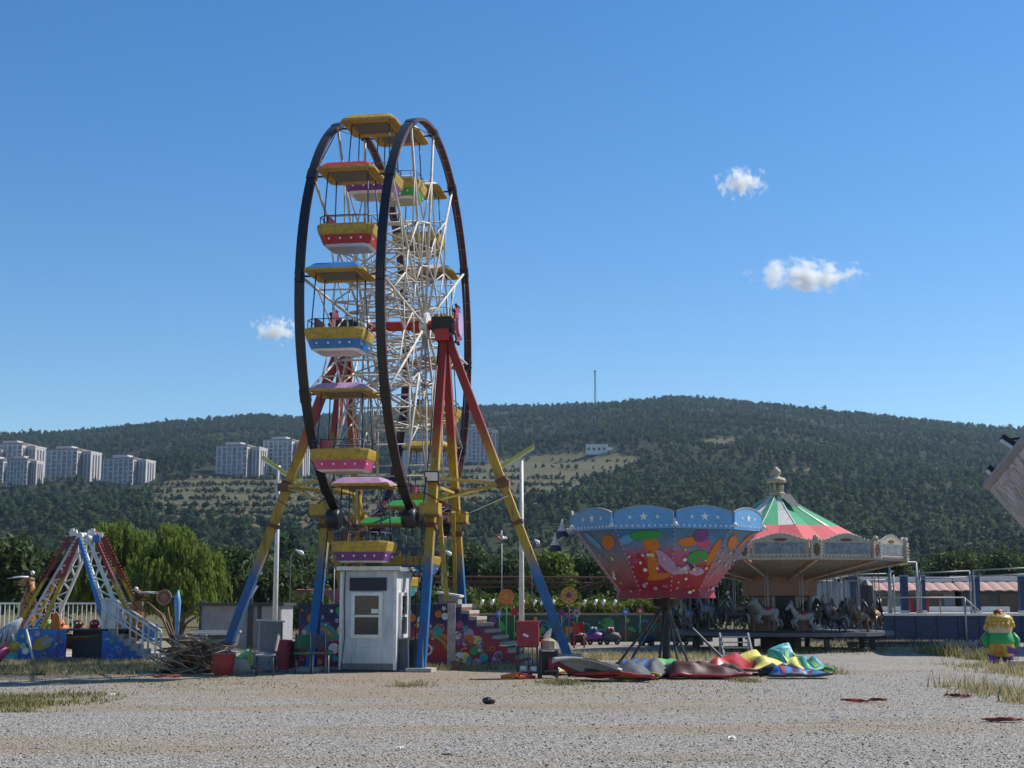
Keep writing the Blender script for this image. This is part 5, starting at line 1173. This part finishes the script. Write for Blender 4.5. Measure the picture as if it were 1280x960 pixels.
V, F = leaf_cloud([(L*(i+.5)/22, rs.uniform(-.2, .2), WH+.27+rs.uniform(-.14, .14), .42, .45, .36) for i in range(22)], 6500, .075, seed=77); o = fastmesh('foliage', V, F, [foliage('hedge leaves', (.09, .12, .02), (.24, .25, .05), 2.5, .35)]); o.parent = hd
b = mb(bark); b.box((L/2, 0, WH*.5), (L, .5, WH*.95)); b.build('planter', hd)
for i, px in enumerate((602, 615, 653, 668, 677, 691, 730, 744, 754, 768)):
    a = thing('spot_lamp', 'small white spot lamp on a stake above the hedge', 'lamp', (X(px, WY), WY-.05, WH+.08), 0, 'white spot lamps along the hedge') if i == 0 else None
    if a is not None:
        b = mbs(dmetal); b.tube((0, 0, 0), (0, 0, .34), .014, 5); b.build('stake', a); b = mbs(bulb); b.chain([(-.02, -.02, .32), (.0, 0, .4), (.06, .02, .54)], [.03, .065, .05], 8); b.build('head', a); lamp0 = a
    else: dup(lamp0, location=(X(px, WY), WY-.05, WH+.08), rotation_euler=(0, 0, rs.uniform(-.5, .5)))
def flower(lab, px, py, Y, r, cp, cc, pole=True, n=8, group='round flower signs on poles', z0=0):
    c = at(px, py, Y); a = thing('flower_sign', lab, 'flower sign', (c.x, Y, z0), 0, group); h = c.z-z0
    if pole: b = mbs(cc if pole == 2 else green); b.tube((0, 0.03, 0), (0, .03, h), .03 if r > .2 else .015, 6); b.build('pole', a)
    b = mb(cp); P = [(r*(1+(.04 if r > .25 else .13)*math.cos(n*t_*(2 if r > .25 else 1)))*math.cos(t_), r*(1+(.04 if r > .25 else .13)*math.cos(n*t_*(2 if r > .25 else 1)))*math.sin(t_)) for t_ in np.linspace(0, 2*math.pi, 64, endpoint=False)]
    b.prism(P, (0, 0, h), (1, 0, 0), (0, 0, 1), .05); b.build('petals', a)
    b = mb(cc); b.disc((0, -.055, h), (1, 0, 0), (0, 0, 1), r*.36, .02, 14)
    for k in range(n): b.disc((r*.68*math.cos(k*6.283/n), -.053, h+r*.68*math.sin(k*6.283/n)), (1, 0, 0), (0, 0, 1), r*.1, .012, 8)
    b.build('centre', a); return a
flower('orange round flower sign on a thin pole right of the stairs', 633, 746, 56.5, .31, orange, mat('amber paint', (.6, .28, .03), .5))
flower('yellow orange flower sign with purple centre on a brown pole', 711, 744, 56.5, .32, mat('amber petal', (.62, .3, .02), .5), purple, 2)
for (px, py, c1_, c2_, lab) in ((624, 767, blue, white, 'small blue flower at the left end of the hedge'), (643, 765, red, crimson, 'small red flower below the orange flower sign'), (702, 766, purple, brown, 'small purple flower left of the brown pole'), (721, 766, lilac, brown, 'small lilac flower right of the brown pole'), (782, 765, blue, white, 'small blue flower left of a red one behind the funnel'), (800, 764, red, white, 'red flower right of the small blue one'), (847, 763, purple, white, 'small purple flower right of the swing mast'), (866, 763, red, paleyellow, 'red flower with pale centre near the carousel'), (865, 788, crimson, pink, 'low crimson flower by the carousel deck')):
    flower(lab, px, py, 57.6, .15, c1_, c2_, 1, 6, 'small painted flowers before the wall')
def toy_car(lab, px, py, mt, ac, sc=1.0):
    p = gnd(px, py); a = thing('toy_car', lab, 'kiddie ride car', p, rs.uniform(-.5, .5), 'small ride cars before the painted wall', sc)
    b = mbs(mt); b.chain([(-.45, 0, .34), (-.35, 0, .4), (0, 0, .42), (.3, 0, .38), (.46, 0, .3)], [.1, .26, .29, .24, .08], 10); b.build('body', a)
    b = mbs(ac); b.blob((-.1, 0, .74), (.24, .22, .2), 10); b.m(white); b.blob((-.16, -.19, .86), .06, 8); b.blob((.04, -.19, .86), .06, 8); b.build('head', a)
    for x in (-.26, .26):
        for y in (-.24, .24): b = mbs(black); b.lathe([(.03, -.04), (.13, -.045), (.14, 0), (.13, .045), (.03, .04)], (x, y, .14), 12, axis=(0, 1, 0)); b.build('wheel', a)
    return a
toy_car('black toy car with white eyes and teal top right of the brown pole', 723, 807, black, mat('dull teal', (.02, .12, .13), .7), .72)
toy_car('purple toy car with blue rounded top', 744, 806, purple, mat('dull blue', (.02, .08, .2), .7), .72)
toy_car('dark grey toy car with red top left of the swing mast', 765, 806, dgrey, crimson, .72)
toy_car('blue toy car behind the swing ride legs', 808, 807, mat('dull blue', (.02, .08, .2), .7), brown, .66)
toy_car('green toy car right of the swing mast', 852, 806, mat('dull green', (.02, .14, .04), .7), ochre, .66)

# ------------------------------------------------------------------ coaster track, lamps, pink roof, poles
tr = thing('coaster_track', 'low brown roller coaster track on thin supports behind the hedge', 'roller coaster', (0, 72, 0), 0)
for (pa, ya, pb, yb) in ((430, 720, 790, 722), (560, 726, 700, 727)):
    b = mb(brown); za, zb = Z(ya, 72), Z(yb, 72); xa_, xb_ = X(pa, 72), X(pb, 72)
    for dy in (0, .7): b.tube((xa_, dy, za), (xb_, dy, zb), .055, 6)
    b.tube((xa_, .35, za-.28), (xb_, .35, zb-.28), .07, 6)
    for i in range(26): f = i/25; x = xa_+(xb_-xa_)*f; z_ = za+(zb-za)*f; b.beam((x, 0, z_), (x, .7, z_), .05); b.beam((x, .35, z_), (x, .35, z_-.28), .04)
    b.build('rail', tr)
b = mb(brown); b.tube((X(690, 72), .2, Z(745, 72)), (X(800, 72), .2, Z(714, 72)), .07, 6); b.tube((X(690, 72), .2, Z(749, 72)), (X(800, 72), .2, Z(718, 72)), .05, 6); b.build('ramp', tr)
for px in (440, 520, 600, 680, 740, 788): b = mb(brown); b.tube((X(px, 72), .35, 0), (X(px, 72), .35, Z(722, 72)-.2), .05, 6); b.build('support', tr)
a = thing('pink_roofed_hall', 'low dark hall with pink roof seen left of the ticket booth', 'building', (X(345, 86), 86, 0), 0); W = X(424, 86)-X(345, 86); zt2 = Z(737, 86)
b = mb(hwall); b.box((W/2, 2, zt2/2-.3), (W, 4, zt2-.6)); b.build('wall', a); b = mb(mat('faded pink sheet roof', (.42, .12, .13), .8)); b.prism([(-.2, zt2-.6), (W+.2, zt2-.6), (W+.2, zt2), (-.2, zt2)], (0, 0, 0), (1, 0, 0), (0, .0, 1), -.01); b.sheet(lambda u, v: (-.2+(W+.4)*u, -.1+2.2*v, zt2-.7+.75*v), 4, 2, .05); b.build('roof', a)
def pole_lamp(px, Y, py_top, lab, bar):
    a = thing('lamp_pole', lab, 'lamp post', (X(px, Y), Y, 0), 0, 'white poles with yellow bars'); H = Z(py_top, Y)
    b = mbs(white); b.chain([(0, 0, 0), (0, 0, H*.5), (0, 0, H)], [.085, .07, .055], 8); b.build('pole', a)
    b = mb(mat('pale lime bar', (.55, .55, .1), .5)); p, q = at(bar[0], bar[1], Y)-Vector((X(px, Y), Y, 0)), at(bar[2], bar[3], Y)-Vector((X(px, Y), Y, 0)); b.beam(p, q, .11, .1); b.m(bulb); b.beam(p-Vector((0, 0, .08)), q-Vector((0, 0, .08)), .05, .05); b.build('light_bar', a)
pole_lamp(344, 43, 582, 'white lamp pole with slanted yellow bar left of the wheel', (328, 571, 392, 616))
pole_lamp(652, 43, 576, 'white lamp pole with slanted yellow bar right of the wheel', (623, 585, 668, 557))
def park_lamp(px, Y, py, lab, kind, dx=0):
    a = thing('park_lamp', lab, 'street lamp', (X(px+dx, Y), Y, 0), 0, 'small park lamps behind the rides'); h = Z(py, Y); x = X(px, Y)-X(px+dx, Y)
    b = mbs(gmetal); b.chain([(0, 0, 0), (0, 0, h-.2), (x*.4, 0, h+.08), (x, 0, h+.05)] if kind == 'arm' else [(0, 0, 0), (0, 0, h-.15)], .03, 6); b.build('post', a)
    b = mbs(bulb)
    if kind == 'arm': b.chain([(x*.4, 0, h+.1), (x, -.05, h-.05), (x*1.15, -.08, h-.12)], [.03, .1, .05], 8)
    elif kind == 'bell': b.lathe([(.0, .3), (.04, .25), (.1, .08), (.2, -.08)], (0, 0, h), 12); b.m(orange); b.lathe([(.2, -.08), (.18, -.2), (.08, -.3)], (0, 0, h), 12)
    else:
        for k in range(5): b.m(orange if k % 2 else bulb); b.chain([(0, 0, h-.1), (.2*math.cos(k*1.257), .2*math.sin(k*1.257), h), (.28*math.cos(k*1.257), .28*math.sin(k*1.257), h-.06)], [.04, .08, .02], 6)
        b.m(bulb); b.chain([(0, 0, h+.1), (0, 0, h+.35)], [.06, .02], 6)
    b.build('lamp_head', a)
park_lamp(552, 66, 669, 'bell shaped lamp with white cap right of the right drive box', 'bell')
park_lamp(562, 67, 691, 'white armed lamp below the bell lamp', 'arm', -10)
park_lamp(627, 68, 672, 'flower shaped lamp with white and orange petals', 'flower')
park_lamp(673, 68, 677, 'white armed lamp just right of the outrigger leg', 'arm', -8)
park_lamp(376, 67, 690, 'white armed lamp between the left legs', 'arm', -14)
park_lamp(417, 65, 695, 'bell shaped lamp left of the ticket booth roof', 'bell')
park_lamp(327, 67, 691, 'armed lamp left of the white pole', 'arm', -12)

# ------------------------------------------------------------------ painted figure, tilted ride on the right
fgp = gnd(1252, 831); a = thing('painted_figure', 'fibreglass figure with curly golden top, cream band, green jacket and purple feet', 'statue', fgp, -.1); a.scale = (.82, .82, 1.02)
gold = mat('golden curls', (.55, .33, .03), .4); b = mbs(gold); b.blob((0, 0, 1.12), (.42, .36, .16), 16)
for i in range(46):
    an = i*2.4; r = .12+.3*(i/46)**.6; b.blob((r*1.05*math.cos(an), r*.9*math.sin(an), 1.22-.34*(r/.44)**3+rs.uniform(-.03, .04)), rs.uniform(.06, .09), 7)
b.build('curls', a); b = mbs(crimson); b.blob((-.02, 0, 1.3), (.16, .14, .08), 10); b.build('bow', a)
b = mbs(mat('cream figure', (.6, .44, .28), .45)); b.lathe([(.34, .78), (.37, .86), (.36, .98), (.38, 1.06)], (0, 0, 0), 20); b.build('neck_band', a)
b = mbs(green); b.lathe([(.42, .52), (.45, .58), (.38, .72), (.345, .8)], (0, 0, 0), 20); b.chain([(-.36, 0, .74), (-.48, -.05, .6), (-.44, -.14, .46)], [.1, .12, .08], 8); b.chain([(.36, 0, .74), (.48, -.05, .6), (.45, -.16, .48)], [.1, .12, .08], 8); b.build('jacket', a)
b = mbs(mat('figure belly yellow', (.5, .34, .03), .45)); b.lathe([(.3, .2), (.42, .3), (.44, .44), (.42, .54)], (0, 0, 0), 20); b.m(orange); b.ring((-.16, -.42, .36), (1, 0, 0), (0, 0, 1), .15, .06, .03, 14); b.build('belly', a)
for s2 in (-1, 1): b = mbs(purple); b.chain([(s2*.2, 0, .24), (s2*.22, -.05, .12), (s2*.24, -.22, .09)], [.2, .16, .1], 10); b.build('foot', a)
b = mb(purple); b.prism([(.1, .3), (.48, .26), (.5, .36), (.1, .48)], (0, -.38, 0), (1, 0, 0), (0, 0, 1), .05); b.build('sash', a)
b = mb(concrete); b.box((0, 0, .06), (.9, .5, .12)); o = tag(b.build('concrete_kerb'), 'short concrete block beside the painted figure at the right edge', 'block'); o.location = gnd(1284, 832)
b = mb(dmetal)
for i in range(16): b.chain([(rs.uniform(-.3, .3), rs.uniform(-.2, .2), rs.uniform(0, .1)), (rs.uniform(-.2, .2), rs.uniform(-.2, .2), .35), (rs.uniform(-.3, .3), rs.uniform(-.2, .2), rs.uniform(.3, .8))], .02, 5); b.m(rs.choice((dmetal, gmetal, white)))
o = tag(b.build('scrap_metal'), 'tangle of scrap metal bars behind the painted figure', 'scrap'); o.location = (X(1226, 44), 44, 0)
b = mb(dmetal); b.box((0, 0, .11), (5.2, .25, .2)); b.m(concrete); b.box((1.6, -.13, .12), (2, .03, .16)); o = tag(b.build('shade_strip'), 'long dark strip standing in for the band of shade on the grass before the blue deck', 'beam'); o.location = (X(1150, 51), 51, 0)  # low dark box put where a band of shade crosses the grass
TY = 50.0; TK = TY/24
tc_ = at(1330, 512, TY); ax = Vector((60, 0, -46)).normalized(); vd_ = (tc_-Vector((0, 0, CAM_H))).normalized(); ax = (ax-vd_*ax.dot(vd_)).normalized(); px_ = vd_.cross(ax).normalized()
a = thing('tilted_ride', 'tilted painted ride drum with black lamp bars hanging in at the right edge', 'fairground ride', tc_)
streak, t, bb = newmat('streaked drum paint'); tcn = N(t, 'TexCoord').outputs['Object']; cmb = N(t, 'CombineXYZ')
for i, (v_, k_) in enumerate(((ax, .13), (px_, 2.4), (Vector((0, 1, 0)), 2.4))):
    dt = N(t, 'VectorMath', operation='DOT_PRODUCT'); dt.inputs[1].default_value = v_*k_; t.links.new(tcn, dt.inputs[0]); t.links.new(dt.outputs['Value'], cmb.inputs[i])
c = ramp(t, noise(t, cmb.outputs[0], 1.0, 6, .6), [(.34, (.07, .07, .1)), (.43, (.28, .27, .33)), (.49, (.5, .51, .55)), (.53, (.2, .25, .13)), (.57, (.42, .43, .48)), (.66, (.6, .61, .64))]); t.links.new(c, bb.inputs['Base Color']); bb.inputs['Roughness'].default_value = .4; bb.inputs['Metallic'].default_value = .1
b = MB().m(streak); b.lathe([(r*TK, z_*TK) for r, z_ in ((.0, -.2), (1.78, -.24), (1.83, -.2), (1.95, .4), (2.06, 1.0), (2.1, 1.7), (1.2, 2.1), (.3, 2.3))], (0, 0, 0), 48, axis=ax); b.build('drum', a)
b = mb(gmetal); b.lathe([(r*TK, z_*TK) for r, z_ in ((1.84, -.24), (1.88, -.2), (1.86, -.1))], (0, 0, 0), 48, axis=ax); b.build('band', a)
for (px, py, qx, qy) in ((1252, 545, 1270, 557), (1235, 583, 1246, 594)):
    p, q = at(px, py, TY-.3)-tc_, at(qx, qy, TY-.3)-tc_; b = mb(black); b.beam(p, q, .2, .16); b.m(bulb); e = Vector((-.1, -.06, -.12)); b.beam(p+e+(q-p)*.1, q+e-(q-p)*.1, .1, .1); b.build('lamp_bar', a)
    m_ = (p+q)/2
    for o1, o2 in (((.1, 0, .06), (1.5, .3, .2)), ((.2, 0, -.08), (1.5, .3, .04))): b = mb(black); b.beam(m_+Vector(o1), m_+Vector(o2), .08); b.build('lamp_arm', a)
e = ax*2.0*TK; foot = Vector((e.x+2.0, 0, -tc_.z)); b = mb(dmetal); b.chain([ax*1.9*TK, e+Vector((1, 0, -.6)), Vector((e.x+2.0, 0, -4)), foot], [.5, .5, .45, .5], 12); b.box(foot+Vector((0, 0, .06)), (2.4, 2.4, .12)); b.build('mast', a)

# ------------------------------------------------------------------ litter, stones, grass, gravel
def scrap(name, lab, cat, px, py, mt, pts, r, group=None):
    b = mbs(mt); b.chain(pts, r, 6, 1.0); o = tag(b.build(name), lab, cat, group); o.location = gnd(px, py); return o
fab = mat('dark red fabric', (.26, .03, .015), .85, var=.4, scale=9)
def rag(lab, px, py, L, wd, sd):
    r = random.Random(sd); a1, a2, a3 = r.uniform(3, 7), r.uniform(4, 9), r.uniform(0, 6)
    def fn(u, v):
        tw = math.sin(a1*u+a3); w2 = wd*(.35+.65*abs(math.sin(a2*u+a3*.5)))
        return ((u-.5)*L+.06*math.sin(6*v+a3), .09*tw+w2*(v-.5), .012+.045*abs(math.sin(a2*u+4*v))*abs(math.cos(a1*v+u*3))+.02*abs(tw))
    b = mb(fab); b.sheet(fn, 22, 7, .006); o = tag(b.build('red_rag'), lab, 'rag', 'red rags on the gravel'); o.location = gnd(px, py); o.rotation_euler.z = r.uniform(-.2, .3)
rag('long thin twisted red rag on the gravel right of centre', 1080, 878.5, .66, .12, 1)
rag('short folded red rag near the grassy right edge', 1197, 872, .34, .2, 2)
rag('flat red rag nearest the camera at the right', 1254, 902.5, .46, .16, 3)
rag('pinkish red rag lying below the stick pile', 207, 847, .56, .26, 4)
for (px, py, s_, lab) in ((915, 926, .09, 'white paper scrap in the middle of the near gravel'), (1047, 900, .1, 'white paper scrap below the long red rag'), (564, 943, .12, 'larger white paper scrap near the bottom edge'), (500, 938, .06, 'small white crumpled tissue near the bottom edge'), (140, 870, .07, 'white cup by the green weeds on the left'), (1190, 862, .07, 'white scrap above the folded red rag'), (1072, 924, .04, 'tiny white scrap right of the others')):
    b = mb(white); b.sheet(lambda u, v: (s_*(u-.5)*1.4, s_*(v-.5)*.9, .02+.4*s_*abs(math.sin(4*u+3*v))), 5, 4, .006); o = tag(b.build('paper_scrap'), lab, 'litter', 'white scraps on the gravel'); o.location = gnd(px, py); o.rotation_euler.z = rs.random()*3
b = mb(black); b.blob((0, 0, .07), (.13, .1, .08), 8); b.blob((.1, .03, .05), (.06, .06, .05), 7); o = tag(b.build('dark_stone'), 'single dark stone on the gravel below the stairs', 'stone'); o.location = gnd(610, 880); o.scale = (.75,)*3
def blades(name, spots, lab, mts, seed, kind='stuff', cat='grass'):
    r = np.random.default_rng(seed); V = []; MI = []
    for (xa_, xb_, ya_, yb_, n, h) in spots:
        x = (xa_+xb_)/2+(xb_-xa_)*.5*(np.clip(r.normal(size=n)*.62, -1.6, 1.6)); y = (ya_+yb_)/2+(yb_-ya_)*.5*np.clip(r.normal(size=n)*.6, -1.15, 1.15); cl = (np.sin(x*3.1+y*1.7)+np.sin(x*1.3-y*2.9+2))*.5+.5; k = r.random(n) < .25+.75*cl; x, y = x[k], y[k]; n = len(x)
        hh = h*r.uniform(.25, 1.25, n)*(.45+.55*r.random(n)); an = r.random(n)*6.28; w_ = r.uniform(.006, .014, n); dx, dy = np.cos(an)*w_, np.sin(an)*w_; lx, ly = r.normal(size=n)*.35*hh, r.normal(size=n)*.35*hh; z0 = np.zeros(n)
        V.append(np.stack([np.stack([x-dx, y-dy, z0], -1), np.stack([x+dx, y+dy, z0], -1), np.stack([x+lx+dx*.2, y+ly, hh], -1), np.stack([x+lx-dx*.2, y+ly, hh*.97], -1)], 1).reshape(-1, 3))
    V = np.concatenate(V); F = np.arange(len(V)).reshape(-1, 4); return tag(fastmesh(name, V, F, mts, r.integers(0, len(mts), len(F))), lab, cat, kind=kind)
dry1 = foliage('dry grass', (.34, .26, .12), (.5, .41, .21), 1.5, .4); dry2 = foliage('dry grass pale', (.42, .35, .18), (.58, .5, .3), 1.5, .4); gr1 = foliage('green grass', (.07, .1, .02), (.16, .19, .05), 1.5, .3)
gL = gnd(0, 850); 
blades('dry_grass', [(X(-20, 33), X(180, 33), 32.2, 36.4, 22000, .16), (X(-20, 36.4), X(192, 36.4), 35.9, 36.65, 14000, .2), (X(-20, 45), X(300, 45), 34.4, 34.6, 10, .2), (X(515, 35), X(650, 35), 34.2, 35.6, 6000, .16), (X(570, 37), X(700, 37), 36, 40, 6000, .14), (X(700, 42), X(900, 42), 39, 45.5, 9000, .16),
                     (X(1060, 46), X(1300, 46), 50, 56, 9000, .2), (X(1215, 34), X(1300, 34), 28, 36.5, 5000, .22), (X(1240, 24), X(1300, 24), 21, 27, 2200, .3), (X(985, 33), X(1040, 33), 32.2, 33.4, 3500, .22), (X(250, 44), X(420, 44), 37, 44, 8000, .25), (X(880, 45), X(1110, 45), 44.5, 50, 5000, .14)], 'dry yellow grass growing along the edges of the gravel', [dry1, dry2, dry2, dry1, gr1], 5)
g1 = gnd(60, 882)
blades('green_weeds', [(X(-20, 24), X(115, 24), 21.5, 25.0, 9000, .1), (X(-10, 30), X(420, 30), 26, 31, 2500, .05), (X(600, 26), X(1000, 26), 25, 31, 1800, .05), (X(500, 29), X(540, 29), 27.5, 29, 1200, .08), (X(680, 30), X(720, 30), 28, 29.6, 1500, .08), (X(910, 30), X(940, 30), 29, 30.2, 900, .08), (X(590, 37), X(720, 37), 37, 44, 5000, .3), (X(1210, 40), X(1240, 40), 39, 46, 2500, .4)], 'low green weeds in patches on the gravel', [gr1, dry1], 6)
n = 60000; yv = 12.5+(rng.random(n)**1.5)*22; xv = rng.uniform(-.4, .4, n)*yv; sv = rng.uniform(.004, .011, n)*(1+.8*(rng.random(n) < .07))
o8 = np.array([(1, 0, 0), (-1, 0, 0), (0, 1, 0), (0, -1, 0), (0, 0, .7), (0, 0, -.5)]); f8 = np.array([(0, 2, 4), (2, 1, 4), (1, 3, 4), (3, 0, 4), (2, 0, 5), (1, 2, 5), (3, 1, 5), (0, 3, 5)])
an = rng.random(n)*6.28; st_ = rng.uniform(.7, 1.4, (n, 6, 1)); B_ = o8[None]*st_; c_, s_ = np.cos(an)[:, None], np.sin(an)[:, None]
V = np.stack([(B_[..., 0]*c_-B_[..., 1]*s_)*sv[:, None]+xv[:, None], (B_[..., 0]*s_+B_[..., 1]*c_)*sv[:, None]+yv[:, None], B_[..., 2]*sv[:, None]+.3*sv[:, None]], -1).reshape(-1, 3)
peb = [mat('pebble grey', (.26, .24, .21), .9, amt=0), mat('pebble pale', (.5, .47, .41), .9, amt=0), mat('pebble tan', (.32, .27, .2), .9, amt=0), mat('pebble dark', (.09, .088, .085), .9, amt=0)]
tag(fastmesh('gravel', V, (f8[None]+(np.arange(n)*6)[:, None, None]).reshape(-1, 3), peb, np.repeat(rng.integers(0, 4, n), 8)), 'loose gravel stones scattered over the fairground', 'gravel', kind='stuff')
